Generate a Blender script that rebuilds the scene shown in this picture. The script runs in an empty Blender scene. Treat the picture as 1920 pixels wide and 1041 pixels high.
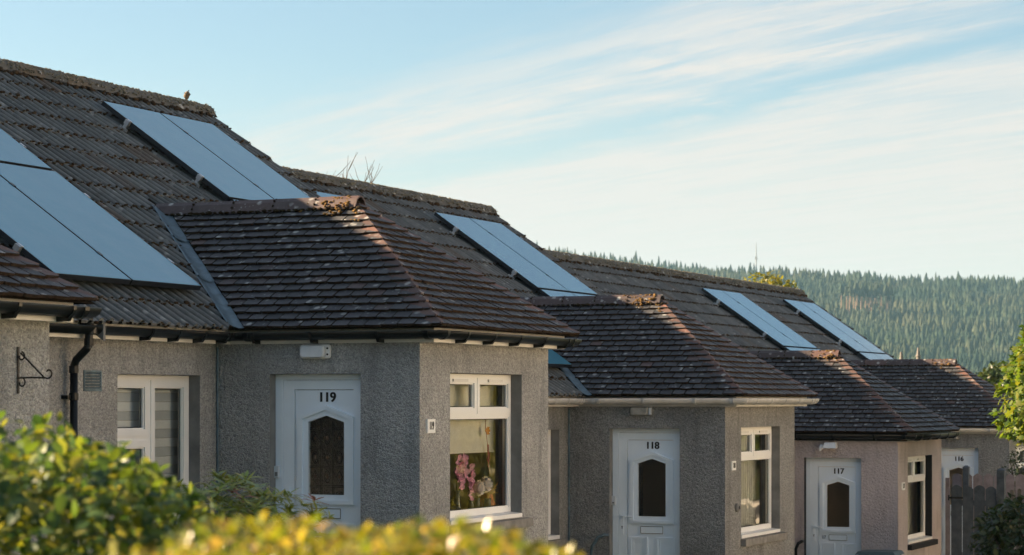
import bpy, bmesh, math, random
import numpy as np
from mathutils import Vector, Matrix, Euler, noise as mnoise

R = math.radians
scene = bpy.context.scene
COL = scene.collection
rnd = random.Random(7)

# ------------------------------------------------------------------ camera
TH = R(23.662)                      # angle between the view and the street
cam = bpy.data.cameras.new('camera')
cam.lens = 81.0
cam.sensor_width = 36.0
cam.shift_y = 0.1209
cam.clip_start = 0.05
cam.clip_end = 12000
cam.dof.use_dof = True
cam.dof.focus_distance = 23.0
cam.dof.aperture_fstop = 5.6
cam_ob = bpy.data.objects.new('camera', cam)
COL.objects.link(cam_ob)
cam_ob.location = (0, 0, 0)
cam_ob.rotation_euler = (R(90), 0, TH - R(90))
scene.camera = cam_ob

# ------------------------------------------------------------------ sun + sky
SUN_EL, SUN_B = R(22.8), R(12)      # low sun behind the terrace, a little towards the camera's end
SUNV = Vector((-math.sin(SUN_B) * math.cos(SUN_EL), math.cos(SUN_B) * math.cos(SUN_EL), math.sin(SUN_EL)))
sl = bpy.data.lights.new('sun', 'SUN')
sl.energy = 5.0
sl.angle = R(0.5)
sl.color = (1.0, 0.76, 0.5)
sun_ob = bpy.data.objects.new('sun', sl)
sun_ob.rotation_euler = (-SUNV).to_track_quat('-Z', 'Y').to_euler()
sun_ob.location = (0, 30, 40)
COL.objects.link(sun_ob)

world = bpy.data.worlds.new('World')
scene.world = world
world.use_nodes = True
wn, wl = world.node_tree.nodes, world.node_tree.links
wn.clear()
def WN(t, **k):
    n = wn.new(t)
    for a, b in k.items(): setattr(n, a, b)
    return n
def wmath(op, a, b=None, c=None):
    n = WN('ShaderNodeMath', operation=op)
    for i, v in enumerate((a, b, c)):
        if v is None: continue
        if hasattr(v, 'is_output'): wl.new(v, n.inputs[i])
        else: n.inputs[i].default_value = v
    return n.outputs[0]
def wramp(v, a, b, lo=0.0, hi=1.0):
    n = WN('ShaderNodeMapRange', interpolation_type='SMOOTHSTEP')
    wl.new(v, n.inputs[0])
    for i, x in enumerate((a, b, lo, hi)): n.inputs[i + 1].default_value = x
    return n.outputs[0]
sky = WN('ShaderNodeTexSky', sky_type='NISHITA', sun_disc=False)
sky.sun_elevation = SUN_EL
sky.sun_rotation = -SUN_B
sky.air_density = 1.0
sky.dust_density = 1.0
sky.ozone_density = 2.0
tc = WN('ShaderNodeTexCoord')
sep = WN('ShaderNodeSeparateXYZ')
wl.new(tc.outputs['Generated'], sep.inputs[0])
dx, dy, dz = sep.outputs
AZ = R(52)
zc = wmath('MAXIMUM', dz, 0.012)
ca = wmath('DIVIDE', wmath('ADD', wmath('MULTIPLY', dx, -math.sin(AZ)), wmath('MULTIPLY', dy, math.cos(AZ))), zc)
cq = wmath('DIVIDE', wmath('ADD', wmath('MULTIPLY', dx, math.cos(AZ)), wmath('MULTIPLY', dy, math.sin(AZ))), zc)
def wnoise(sa, sq, off, detail, rough=0.6, dist=0.0):
    cmb = WN('ShaderNodeCombineXYZ')
    wl.new(wmath('MULTIPLY', ca, sa), cmb.inputs[0])
    wl.new(wmath('MULTIPLY', cq, sq), cmb.inputs[1])
    cmb.inputs[2].default_value = off
    n = WN('ShaderNodeTexNoise')
    n.inputs['Scale'].default_value = 1.0
    n.inputs['Detail'].default_value = detail
    n.inputs['Roughness'].default_value = rough
    n.inputs['Distortion'].default_value = dist
    wl.new(cmb.outputs[0], n.inputs['Vector'])
    return n.outputs[0]
n_big = wnoise(0.55, 0.16, 3.1, 4)
n_str = wnoise(1.8, 0.55, 11.3, 10, 0.66, 1.1)
n_thin = wnoise(6.0, 0.9, 2.3, 8, 0.62, 0.8)
n_fine = wnoise(3.4, 1.6, 5.7, 8, 0.68, 0.5)
aw = wmath('ADD', ca, wmath('MULTIPLY', wmath('SUBTRACT', n_big, 0.5), 1.0))
aw = wmath('ADD', aw, wmath('MULTIPLY', wmath('SUBTRACT', n_str, 0.5), 0.9))
aw = wmath('ADD', aw, wmath('MULTIPLY', wmath('SUBTRACT', n_fine, 0.5), 0.35))
# across-the-streaks coordinate: two cirrus sheets with a clear lane between them
b1 = wmath('MULTIPLY', wramp(aw, -2.8, -3.45), wramp(aw, -4.38, -3.80))
b1 = wmath('MULTIPLY', b1, wramp(n_thin, 0.30, 0.62, 0.30, 1.0))
b2 = wmath('MULTIPLY', wramp(aw, -4.40, -4.72), wramp(aw, -13.0, -6.0, 0.30, 1.0))
b2 = wmath('MULTIPLY', b2, wramp(n_thin, 0.30, 0.64, 0.50, 1.0))
wisp = wmath('MULTIPLY', wmath('MULTIPLY', wramp(n_str, 0.55, 0.75), wramp(n_fine, 0.42, 0.62)), wramp(aw, -2.0, -2.8))
low = wmath('MULTIPLY', wramp(n_thin, 0.50, 0.70), wramp(aw, -4.9, -6.0))
dens = wmath('ADD', wmath('MULTIPLY', b1, wramp(n_str, 0.28, 0.58, 0.35, 1.0)), b2)
dens = wmath('ADD', dens, wmath('MULTIPLY', wisp, 0.75))
dens = wmath('ADD', dens, wmath('MULTIPLY', low, 0.35))
dens = wmath('MULTIPLY', dens, wramp(n_fine, 0.25, 0.6, 0.78, 1.0))
dens = wmath('ADD', dens, wramp(dz, 0.16, 0.5, 0.0, 0.22))       # thin cirrus veil higher up
dens = wmath('MULTIPLY', wmath('MULTIPLY', dens, 0.95), wramp(dz, 0.0, 0.025))
dens = wmath('ADD', dens, wmath('MULTIPLY', wramp(dz, 0.155, 0.03, 0.0, 0.62), wramp(dens, 0.0, 0.9, 1.0, 0.4)))
dens = wmath('MINIMUM', dens, 0.92)
mix = WN('ShaderNodeMix', data_type='RGBA')
wl.new(dens, mix.inputs[0])
tint = WN('ShaderNodeMix', data_type='RGBA', blend_type='MULTIPLY')
tint.inputs[0].default_value = 1.0
tint.inputs[7].default_value = (0.43, 0.435, 0.41, 1)
wl.new(sky.outputs[0], tint.inputs[6])
wl.new(tint.outputs[2], mix.inputs[6])
CLOUD = (2.12, 1.99, 1.85, 1)
mix.inputs[7].default_value = CLOUD
bg = WN('ShaderNodeBackground')
bg.inputs['Strength'].default_value = 0.085
wl.new(mix.outputs[2], bg.inputs['Color'])
wo = WN('ShaderNodeOutputWorld')
wl.new(bg.outputs[0], wo.inputs['Surface'])

scene.view_settings.view_transform = 'Standard'
scene.view_settings.look = 'None'
scene.view_settings.exposure = 2.25
scene.view_settings.gamma = 1.0
scene.view_settings.use_curve_mapping = False
scene.cycles.use_denoising = True
scene.cycles.max_bounces = 8
scene.cycles.transparent_max_bounces = 12
scene.cycles.volume_bounces = 1
scene.cycles.caustics_reflective = False
scene.cycles.caustics_refractive = False

# ------------------------------------------------------------------ material helpers
class NT:
    def __init__(s, name):
        s.m = bpy.data.materials.new(name)
        s.m.use_nodes = True
        s.n, s.l = s.m.node_tree.nodes, s.m.node_tree.links
        s.b = s.n['Principled BSDF']
        s.out = s.n['Material Output']
    def N(s, t, **k):
        n = s.n.new(t)
        for a, b in k.items(): setattr(n, a, b)
        return n
    def put(s, sock, v):
        if hasattr(v, 'is_output'): s.l.new(v, sock)
        else: sock.default_value = v
    def set(s, **k):
        for a, v in k.items(): s.put(s.b.inputs[a.replace('_', ' ')], v)
        return s
    def math(s, op, a, b=0.0):
        n = s.N('ShaderNodeMath', operation=op)
        s.put(n.inputs[0], a); s.put(n.inputs[1], b)
        return n.outputs[0]
    def ramp(s, v, a, b, lo=0.0, hi=1.0):
        n = s.N('ShaderNodeMapRange')
        s.put(n.inputs[0], v)
        for i, x in enumerate((a, b, lo, hi)): n.inputs[i + 1].default_value = x
        return n.outputs[0]
    def pos(s):
        return s.N('ShaderNodeNewGeometry').outputs['Position']
    def rand(s):
        g = s.N('ShaderNodeNewGeometry').outputs['Random Per Island']
        o = s.N('ShaderNodeObjectInfo').outputs['Random']
        return s.math('FRACT', s.math('ADD', g, o))
    def scale(s, v, xyz):
        n = s.N('ShaderNodeMapping')
        s.l.new(v, n.inputs[0]); n.inputs['Scale'].default_value = xyz
        return n.outputs[0]
    def noise(s, scale, detail=4, rough=0.55, vec=None, dist=0.0):
        n = s.N('ShaderNodeTexNoise')
        n.inputs['Scale'].default_value = scale
        n.inputs['Detail'].default_value = detail
        n.inputs['Roughness'].default_value = rough
        n.inputs['Distortion'].default_value = dist
        s.l.new(vec if vec is not None else s.pos(), n.inputs['Vector'])
        return n.outputs[0]
    def voro(s, scale, vec=None, feature='F1', out='Distance'):
        n = s.N('ShaderNodeTexVoronoi', feature=feature)
        n.inputs['Scale'].default_value = scale
        s.l.new(vec if vec is not None else s.pos(), n.inputs['Vector'])
        return n.outputs[out]
    def mix(s, f, a, b, mode='MIX'):
        n = s.N('ShaderNodeMix', data_type='RGBA', blend_type=mode)
        s.put(n.inputs[0], f)
        for i, v in ((6, a), (7, b)):
            if hasattr(v, 'is_output'): s.l.new(v, n.inputs[i])
            else: n.inputs[i].default_value = (*v, 1) if len(v) == 3 else v
        return n.outputs[2]
    def bump(s, h, strength=0.5, dist=0.01):
        n = s.N('ShaderNodeBump')
        n.inputs['Strength'].default_value = strength
        n.inputs['Distance'].default_value = dist
        s.l.new(h, n.inputs['Height'])
        s.l.new(n.outputs[0], s.b.inputs['Normal'])
        return s

def plain(name, col, rough=0.5, var=0.12, nscale=6.0, spec=0.5, metal=0.0, bump=0.0):
    t = NT(name)
    n = t.noise(nscale, 5)
    c = t.mix(t.ramp(n, 0.3, 0.7), tuple(v * (1 - var) for v in col), tuple(min(1, v * (1 + var)) for v in col))
    t.set(Base_Color=c, Roughness=rough, Metallic=metal, Specular_IOR_Level=spec)
    if bump: t.bump(t.noise(nscale * 8, 4), bump, 0.004)
    return t.m

def m_harling(name, dark, light, speck):
    """roughcast pebble-dash: stones standing out of the render, weather stains"""
    t = NT(name)
    p = t.pos()
    v = t.voro(78, p)
    v2 = t.voro(130, p)
    n = t.noise(38, 6, 0.7)
    big = t.noise(1.3, 5, 0.6)
    vc = t.voro(78, p, out='Color')
    sepc = t.N('ShaderNodeSeparateColor'); t.l.new(vc, sepc.inputs[0])
    base = t.mix(sepc.outputs[0], dark, light)
    base = t.mix(t.ramp(n, 0.56, 0.74, 0, 0.75), base, speck)
    base = t.mix(t.ramp(big, 0.42, 0.68, 0, 0.4), base, tuple(c * 0.6 for c in dark))
    stain = t.noise(2.2, 5, 0.6, t.scale(p, (3.0, 3.0, 0.35)))
    base = t.mix(t.ramp(stain, 0.52, 0.74, 0, 0.5), base, tuple(c * 0.5 for c in dark))
    t.set(Base_Color=base, Roughness=0.95, Specular_IOR_Level=0.15)
    v3 = t.voro(24, p)
    h = t.math('ADD', t.math('MULTIPLY', t.ramp(v3, 0, .8, 1, 0), 1.3), t.math('MULTIPLY', t.ramp(v, 0.0, 0.75, 1.0, 0.0), 1.0))
    h = t.math('ADD', h, t.math('MULTIPLY', n, 0.9))
    h = t.math('ADD', h, t.math('MULTIPLY', t.ramp(v2, 0, 0.7, 1, 0), 0.35))
    t.bump(h, 0.9, 0.016)
    return t.m

def m_tile(name, dark, light, red, red_amt, lichen=1.0, gloss=0.6):
    t = NT(name)
    r = t.rand()
    p = t.pos()
    n = t.noise(9, 6, 0.65)
    fine = t.noise(60, 4, 0.7)
    base = t.mix(r, dark, light)
    base = t.mix(t.ramp(n, 0.35, 0.75, 0, 0.6), base, tuple(c * 0.55 for c in dark))
    rr = t.math('FRACT', t.math('MULTIPLY', r, 7.31))
    base = t.mix(t.ramp(rr, 1 - red_amt, 1.0, 0, 0.85), base, red)
    # lichen: pale blotches of their own shape
    lv = t.voro(7.0, p)
    ln = t.noise(26, 5, 0.7)
    lf = t.math('MULTIPLY', t.ramp(t.math('ADD', lv, t.math('MULTIPLY', ln, 0.35)), 0.30, 0.42, 1, 0), t.ramp(t.noise(2.1, 3), 0.34, 0.5))
    base = t.mix(t.math('MULTIPLY', lf, 0.8 * lichen), base, (0.42, 0.42, 0.40))
    lv2 = t.voro(19.0, p)
    lf2 = t.math('MULTIPLY', t.ramp(t.math('ADD', lv2, t.math('MULTIPLY', ln, 0.4)), 0.30, 0.44, 1, 0), t.ramp(t.noise(3.7, 3), 0.42, 0.6))
    base = t.mix(t.math('MULTIPLY', lf2, 0.6 * lichen), base, (0.34, 0.35, 0.34))
    base = t.mix(t.ramp(t.noise(5.0, 5, 0.7), 0.60, 0.74, 0, 0.7), base, (0.050, 0.033, 0.018))
    t.set(Base_Color=base, Roughness=gloss, Specular_IOR_Level=0.35)
    t.bump(t.math('ADD', fine, n), 0.5, 0.006)
    return t.m

def m_moss(name, a, b):
    t = NT(name)
    c = t.mix(t.noise(30, 5, 0.7), a, b)
    r = t.rand()
    c = t.mix(t.math('MULTIPLY', r, 0.6), c, tuple(x * 0.45 for x in a))
    t.set(Base_Color=c, Roughness=1.0, Specular_IOR_Level=0.05)
    t.bump(t.noise(160, 4, 0.8), 1.0, 0.01)
    return t.m

def m_leaf(name, cols, trans=0.45, rough=0.4, spec=0.5):
    """leaf: colour varies leaf by leaf; light passes through"""
    t = NT(name)
    r = t.rand()
    cr = t.N('ShaderNodeValToRGB')
    t.l.new(r, cr.inputs[0])
    e = cr.color_ramp.elements
    while len(e) < len(cols): e.new(0.5)
    for i, c in enumerate(cols):
        e[i].position = i / (len(cols) - 1); e[i].color = (*c, 1)
    c = t.mix(t.ramp(t.noise(24, 4), 0.3, 0.7, 0, 0.35), cr.outputs[0], (0.03, 0.05, 0.015))
    t.set(Base_Color=c, Roughness=rough, Specular_IOR_Level=spec)
    tr = t.N('ShaderNodeBsdfTranslucent')
    t.l.new(t.mix(1.0, c, (1.5, 1.35, 0.5), 'MULTIPLY'), tr.inputs['Color'])
    ms = t.N('ShaderNodeMixShader'); ms.inputs[0].default_value = trans
    t.l.new(t.b.outputs[0], ms.inputs[1]); t.l.new(tr.outputs[0], ms.inputs[2])
    t.l.new(ms.outputs[0], t.out.inputs['Surface'])
    return t.m

def m_glass(name, tint=(0.9, 0.93, 0.92), refl=1.0):
    t = NT(name)
    tr = t.N('ShaderNodeBsdfTransparent'); tr.inputs[0].default_value = (*tint, 1)
    gl = t.N('ShaderNodeBsdfGlossy'); gl.inputs['Roughness'].default_value = 0.02
    fr = t.N('ShaderNodeFresnel'); fr.inputs[0].default_value = 1.5
    bp = t.N('ShaderNodeBump'); bp.inputs['Strength'].default_value = 0.04; bp.inputs['Distance'].default_value = 0.05
    t.l.new(t.noise(2.2, 2), bp.inputs['Height']); t.l.new(bp.outputs[0], gl.inputs['Normal'])
    ms = t.N('ShaderNodeMixShader')
    t.l.new(t.math('MINIMUM', t.math('MULTIPLY', fr.outputs[0], 1.15 * refl), 1.0), ms.inputs[0])
    t.l.new(tr.outputs[0], ms.inputs[1]); t.l.new(gl.outputs[0], ms.inputs[2])
    t.l.new(ms.outputs[0], t.out.inputs['Surface'])
    return t.m

M = {}
M['harl_grey'] = m_harling('grey_roughcast', (0.34, 0.34, 0.335), (0.62, 0.615, 0.595), (0.13, 0.127, 0.122))
M['harl_dark'] = m_harling('dark_roughcast', (0.225, 0.226, 0.224), (0.43, 0.428, 0.415), (0.10, 0.098, 0.095))
M['harl_pink'] = m_harling('pink_roughcast', (0.60, 0.525, 0.52), (0.68, 0.60, 0.59), (0.52, 0.45, 0.44))
M['reveal'] = plain('smooth_grey_render', (0.20, 0.20, 0.195), 0.9, 0.25, 5, 0.2, bump=0.3)
M['black_paint'] = plain('black_masonry_paint', (0.012, 0.012, 0.014), 0.7, 0.2, 8, 0.3, bump=0.3)
M['stone'] = plain('concrete_sill', (0.22, 0.21, 0.195), 0.9, 0.3, 9, 0.2, bump=0.6)
M['upvc'] = plain('white_plastic', (0.84, 0.84, 0.83), 0.32, 0.03, 3, 0.5)
M['upvc_door'] = plain('skylit_door_plastic', (0.82, 0.89, 0.95), 0.35, 0.03, 3, 0.5)  # white plastic with the blue sky light put into its colour
M['fascia'] = plain('white_fascia_board', (0.74, 0.73, 0.71), 0.45, 0.08, 4, 0.4)
M['gutter_black'] = plain('black_gutter_plastic', (0.007, 0.008, 0.009), 0.32, 0.2, 5, 0.3)
M['gutter_white'] = plain('weathered_white_gutter', (0.52, 0.51, 0.50), 0.4, 0.14, 6, 0.45)
M['lead'] = plain('lead_flashing', (0.11, 0.165, 0.20), 0.45, 0.35, 9, 0.5, 0.35, bump=0.5)
M['tile'] = m_tile('slate_grey_plain_tile', (0.038, 0.040, 0.045), (0.080, 0.080, 0.086), (0.105, 0.066, 0.056), 0.06)
M['tile_edge'] = plain('mossy_tile_edge', (0.040, 0.026, 0.018), 0.95, 0.5, 30, 0.1)
M['tile_red'] = m_tile('weathered_red_hip_tile', (0.085, 0.052, 0.046), (0.14, 0.085, 0.070), (0.19, 0.09, 0.065), 0.25, 0.8)
M['tile_ridge'] = m_tile('dull_red_ridge_tile', (0.055, 0.042, 0.044), (0.090, 0.066, 0.066), (0.11, 0.06, 0.05), 0.2, 1.0)
M['tile_main'] = m_tile('grey_interlocking_tile', (0.105, 0.110, 0.110), (0.175, 0.180, 0.178), (0.12, 0.09, 0.07), 0.08, 0.55, 0.8)
M['tile_main_ridge'] = m_tile('grey_ridge_tile', (0.10, 0.095, 0.085), (0.15, 0.14, 0.125), (0.13, 0.10, 0.07), 0.1, 1.3, 0.9)
M['underlay'] = plain('mossy_roof_bed', (0.022, 0.016, 0.011), 1.0, 0.4, 12, 0.05)
M['moss'] = m_moss('brown_moss', (0.052, 0.036, 0.024), (0.105, 0.072, 0.045))
M['moss_dark'] = m_moss('dark_moss', (0.028, 0.02, 0.012), (0.06, 0.042, 0.022))
M['moss_gold'] = m_moss('orange_moss', (0.16, 0.095, 0.035), (0.27, 0.165, 0.065))
M['lichen'] = m_moss('grey_lichen', (0.16, 0.15, 0.115), (0.30, 0.28, 0.22))
M['glass'] = m_glass('window_glass')
M['glass_dark'] = m_glass('dark_door_glass', (0.62, 0.64, 0.64), 1.3)
M['black_print'] = plain('black_lettering', (0.008, 0.008, 0.010), 0.4, 0.1, 5)
M['iron'] = plain('black_wrought_iron', (0.012, 0.011, 0.011), 0.55, 0.3, 20, 0.4)
M['alu'] = plain('aluminium', (0.62, 0.63, 0.64), 0.35, 0.1, 8, 0.5, 0.8)
M['panel_frame'] = plain('black_panel_frame', (0.012, 0.014, 0.017), 0.4, 0.2, 5)
M['room'] = plain('dim_room_paint', (0.62, 0.50, 0.38), 0.9, 0.1, 2, 0.1)
M['fabric'] = plain('cream_blind_fabric', (0.74, 0.71, 0.62), 0.95, 0.05, 8, 0.1)
M['net'] = plain('grey_curtain', (0.62, 0.62, 0.60), 0.95, 0.1, 8, 0.1)
M['grass'] = plain('lawn', (0.055, 0.085, 0.025), 0.95, 0.4, 3, 0.1, bump=0.5)
M['asphalt'] = plain('asphalt', (0.055, 0.055, 0.056), 0.9, 0.2, 14, 0.3, bump=0.6)
M['paving'] = plain('pavement_concrete', (0.50, 0.46, 0.41), 0.9, 0.15, 6, 0.2, bump=0.3)
M['fence'] = plain('grey_stained_timber', (0.095, 0.110, 0.132), 0.85, 0.3, 9, 0.2, bump=0.4)
M['fence_pale'] = plain('mauve_lit_timber', (0.30, 0.25, 0.26), 0.85, 0.2, 9, 0.2, bump=0.4)  # pinkish light on the back boards and post put into the colour
M['timber_pole'] = plain('brown_weathered_timber', (0.16, 0.14, 0.12), 0.9, 0.3, 9, 0.2, bump=0.4)
M['bark'] = plain('bark', (0.09, 0.07, 0.055), 0.95, 0.35, 12, 0.1, bump=0.6)
M['opp_wall'] = plain('cream_render', (0.82, 0.75, 0.64), 0.95, 0.08, 3, 0.1)
M['slate'] = plain('slate_roof', (0.08, 0.08, 0.085), 0.8, 0.2, 6, 0.2)

def m_panel():
    t = NT('solar_glass')
    p = t.pos()
    c = t.mix(t.ramp(t.noise(0.8, 4), 0.3, 0.7), (0.055, 0.22, 0.33), (0.065, 0.24, 0.355))
    dust = t.noise(3.0, 6, 0.7)
    t.set(Base_Color=t.mix(t.ramp(dust, 0.4, 0.8, 0.02, 0.09), c, (0.45, 0.5, 0.52)), Roughness=0.10, IOR=1.78)
    return t.m
M['solar'] = m_panel()

# ------------------------------------------------------------------ mesh helpers
W = {}          # world position of every parent
def V3(*a): return np.array(a, float)

class MB:
    def __init__(s): s.v, s.f, s.m = [], [], []
    def add(s, vs, fs, mi=0):
        o = len(s.v)
        s.v.extend([tuple(map(float, v)) for v in vs])
        s.f.extend([tuple(i + o for i in f) for f in fs])
        s.m.extend([mi] * len(fs))
        return s
    def hexa(s, p, mi=0):
        """p: 8 corners, bottom ring then top ring"""
        return s.add(p, [(3, 2, 1, 0), (4, 5, 6, 7), (0, 1, 5, 4), (1, 2, 6, 5), (2, 3, 7, 6), (3, 0, 4, 7)], mi)
    def box(s, x0, x1, y0, y1, z0, z1, mi=0):
        return s.hexa([(x0, y0, z0), (x1, y0, z0), (x1, y1, z0), (x0, y1, z0), (x0, y0, z1), (x1, y0, z1), (x1, y1, z1), (x0, y1, z1)], mi)
    def quad(s, a, b, c, d, mi=0): return s.add([a, b, c, d], [(0, 1, 2, 3)], mi)
    def tube(s, pts, r, n=8, caps=True, mi=0):
        pts = [Vector(p) for p in pts]
        rs = r if isinstance(r, (list, tuple)) else [r] * len(pts)
        vs, fs = [], []
        prev = None
        for i, p in enumerate(pts):
            d = (pts[min(i + 1, len(pts) - 1)] - pts[max(i - 1, 0)])
            d = d.normalized() if d.length > 1e-9 else Vector((0, 0, 1))
            if prev is None:
                a = d.orthogonal().normalized()
            else:
                a = (prev - d * prev.dot(d))
                a = a.normalized() if a.length > 1e-6 else d.orthogonal().normalized()
            prev = a
            b = d.cross(a)
            for k in range(n):
                t = 2 * math.pi * k / n
                vs.append(p + (a * math.cos(t) + b * math.sin(t)) * rs[i])
        for i in range(len(pts) - 1):
            for k in range(n):
                fs.append((i * n + k, i * n + (k + 1) % n, (i + 1) * n + (k + 1) % n, (i + 1) * n + k))
        if caps:
            fs.append(tuple(range(n - 1, -1, -1))); fs.append(tuple((len(pts) - 1) * n + k for k in range(n)))
        return s.add(vs, fs, mi)
    def lathe(s, prof, c=(0, 0, 0), n=14, mi=0):
        vs = [(c[0] + r * math.cos(2 * math.pi * k / n), c[1] + r * math.sin(2 * math.pi * k / n), c[2] + z) for r, z in prof for k in range(n)]
        fs = [(i * n + k, i * n + (k + 1) % n, (i + 1) * n + (k + 1) % n, (i + 1) * n + k) for i in range(len(prof) - 1) for k in range(n)]
        return s.add(vs, fs, mi)
    def ball(s, c, r, sq=(1, 1, 1), n=10, mi=0, rot=None):
        vs = []
        m = n // 2 + 1
        for i in range(m + 1):
            ph = math.pi * i / m
            for k in range(n):
                t = 2 * math.pi * k / n
                v = Vector((math.sin(ph) * math.cos(t) * sq[0], math.sin(ph) * math.sin(t) * sq[1], math.cos(ph) * sq[2])) * r
                if rot is not None: v = rot @ v
                vs.append(Vector(c) + v)
        fs = [(i * n + k, (i + 1) * n + k, (i + 1) * n + (k + 1) % n, i * n + (k + 1) % n) for i in range(m) for k in range(n)]
        return s.add(vs, fs, mi)
    def mesh(s, name, mats, org=(0, 0, 0), smooth=False):
        me = bpy.data.meshes.new(name)
        o = np.asarray(org, float)
        v = (np.array(s.v, float).reshape(-1, 3) - o)
        me.from_pydata(v.tolist(), [], s.f)
        for m in (mats if isinstance(mats, (list, tuple)) else [mats]): me.materials.append(M[m] if isinstance(m, str) else m)
        if any(s.m): me.polygons.foreach_set('material_index', s.m)
        if smooth: me.polygons.foreach_set('use_smooth', [True] * len(s.f))
        me.update()
        return me

def tag(o, label=None, cat=None, group=None, kind=None):
    if label: o['label'] = label
    if cat: o['category'] = cat
    if group: o['group'] = group
    if kind: o['kind'] = kind
    return o

def empty(name, loc, label, cat, group=None):
    o = bpy.data.objects.new(name, None)
    o.empty_display_size = 0.2
    COL.objects.link(o)
    o.location = loc
    W[o.name] = np.array(loc, float)
    return tag(o, label, cat, group)

def link(name, me, parent=None, org=None, rot=None):
    """link a mesh whose local origin lies at world point org"""
    o = bpy.data.objects.new(name, me)
    COL.objects.link(o)
    w = np.array(org if org is not None else (0, 0, 0), float)
    W[o.name] = w
    if parent is not None:
        o.parent = parent
        w = w - W[parent.name]
    mt = Matrix.Translation(Vector(w))
    if rot is not None: mt = mt @ rot.to_4x4()
    o.matrix_basis = mt
    return o

def obj(name, mb, mats, parent=None, org=None, smooth=False):
    """link a builder's mesh (world coordinates) as one object; origin = centre of its base unless given"""
    if org is None:
        a = np.array(mb.v, float).reshape(-1, 3)
        org = ((a[:, 0].min() + a[:, 0].max()) / 2, (a[:, 1].min() + a[:, 1].max()) / 2, a[:, 2].min())
    return link(name, mb.mesh(name, mats, org, smooth), parent, org)

ICO_V, ICO_F = None, None
def _ico():
    global ICO_V, ICO_F
    bm = bmesh.new(); bmesh.ops.create_icosphere(bm, subdivisions=1, radius=1)
    ICO_V = np.array([v.co[:] for v in bm.verts]); ICO_F = [tuple(v.index for v in f.verts) for f in bm.faces]
    bm.free()
_ico()
def lump(mb, c, r, sq=(1, 1, .7), mi=0, jit=0.35):
    s = np.array([1 + jit * (rnd.random() * 2 - 1) for _ in range(len(ICO_V))])[:, None]
    mb.add(ICO_V * s * r * np.array(sq) + np.array(c), ICO_F, mi)

def clip(poly, conv):
    """Sutherland-Hodgman, conv counter-clockwise"""
    out = poly
    for i in range(len(conv)):
        a, b = conv[i], conv[(i + 1) % len(conv)]
        inp, out = out, []
        if not inp: return []
        f = lambda p: (b[0] - a[0]) * (p[1] - a[1]) - (b[1] - a[1]) * (p[0] - a[0])
        for j in range(len(inp)):
            p, q = inp[j - 1], inp[j]
            fp, fq = f(p), f(q)
            if fp >= 0:
                if fq >= 0: out.append(q)
                else:
                    t = fp / (fp - fq); out.append((p[0] + (q[0] - p[0]) * t, p[1] + (q[1] - p[1]) * t))
            elif fq >= 0:
                t = fp / (fp - fq); out.append((p[0] + (q[0] - p[0]) * t, p[1] + (q[1] - p[1]) * t)); out.append(q)
    return out
def parea(p): return abs(sum(p[i - 1][0] * p[i][1] - p[i][0] * p[i - 1][1] for i in range(len(p)))) / 2

def text_mesh(s, size, bold=0.0, depth=0.002):
    """letters as a mesh in the xy plane, centred"""
    cu = bpy.data.curves.new('lettering', 'FONT')
    cu.body = s; cu.size = size; cu.offset = bold; cu.extrude = depth
    cu.align_x = 'CENTER'; cu.align_y = 'CENTER'
    o = bpy.data.objects.new('lettering', cu)
    COL.objects.link(o)
    dg = bpy.context.evaluated_depsgraph_get()
    me = bpy.data.meshes.new_from_object(o.evaluated_get(dg))
    bpy.data.objects.remove(o); bpy.data.curves.remove(cu)
    mb = MB()
    wv = bold * 1.6
    for i, dx_ in enumerate((0, -wv, wv)):
        mb.add([(v.co.x + dx_, v.co.y, v.co.z + .0003 * i) for v in me.vertices], [tuple(p.vertices) for p in me.polygons])
    bpy.data.meshes.remove(me)
    return mb.mesh('lettering', 'black_print')

# ------------------------------------------------------------------ site dimensions
XC0, PITCH, LP = 18.457, 8.589, 2.956
YP, YM, YR = 8.985, 11.069, 15.003
OX, OE, HE, HR, YA, HM = 0.142, 0.277, 0.135, 1.402, 10.395, 3.063
TM = (HM - HE) / (YR - (YM - OE))           # main roof tan
YE_M, YE_P = YM - OE, YP - OE               # eave lines
FLOOR = -2.42                               # floor below fascia
ZF = {-1: 0.525, 0: 0.525, 1: -0.066, 2: -0.626, 3: -0.626}
def ground_z(x):
    xs = [-60, 0, 8, 20, 29, 38, 50, 70, 200, 900]
    zs = [0.4, -1.6, -1.7, -1.98, -2.56, -3.12, -3.14, -3.6, -7.0, -12.0]
    return float(np.interp(x, xs, zs))

# ------------------------------------------------------------------ ground, roads, hill
def sheet(name, x0, x1, y0, y1, dz, mat, nx=60, ny=2):
    mb = MB()
    xs = np.linspace(x0, x1, nx); ys = np.linspace(y0, y1, ny)
    mb.v = [(x, y, ground_z(x) + dz) for x in xs for y in ys]
    mb.f = [(i * ny + j, (i + 1) * ny + j, (i + 1) * ny + j + 1, i * ny + j + 1) for i in range(nx - 1) for j in range(ny - 1)]
    mb.m = [0] * len(mb.f)
    return tag(obj(name, mb, mat, org=(0, 0, 0)), kind='structure')
sheet('ground', -60, 900, -420, 420, 0.0, 'grass', 100, 12)
sheet('road', -60, 120, -9.0, -3.0, 0.008, 'asphalt')
sheet('bounce_paving', 15, 60, -1.2, 3.4, 0.007, 'paving')  # unseen pale sheet added to bounce sunlight onto the street-facing walls
pv = MB()
for (a, b) in ((-3.0, -1.2), (-10.8, -9.0)):
    xs = np.linspace(-60, 120, 60)
    for i in range(59):
        xa, xb = xs[i], xs[i + 1]; za, zb = ground_z(xa), ground_z(xb)
        pv.hexa([(xa, a, za - .1), (xb, a, zb - .1), (xb, b, zb - .1), (xa, b, za - .1), (xa, a, za + .12), (xb, a, zb + .12), (xb, b, zb + .12), (xa, b, za + .12)])
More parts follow.
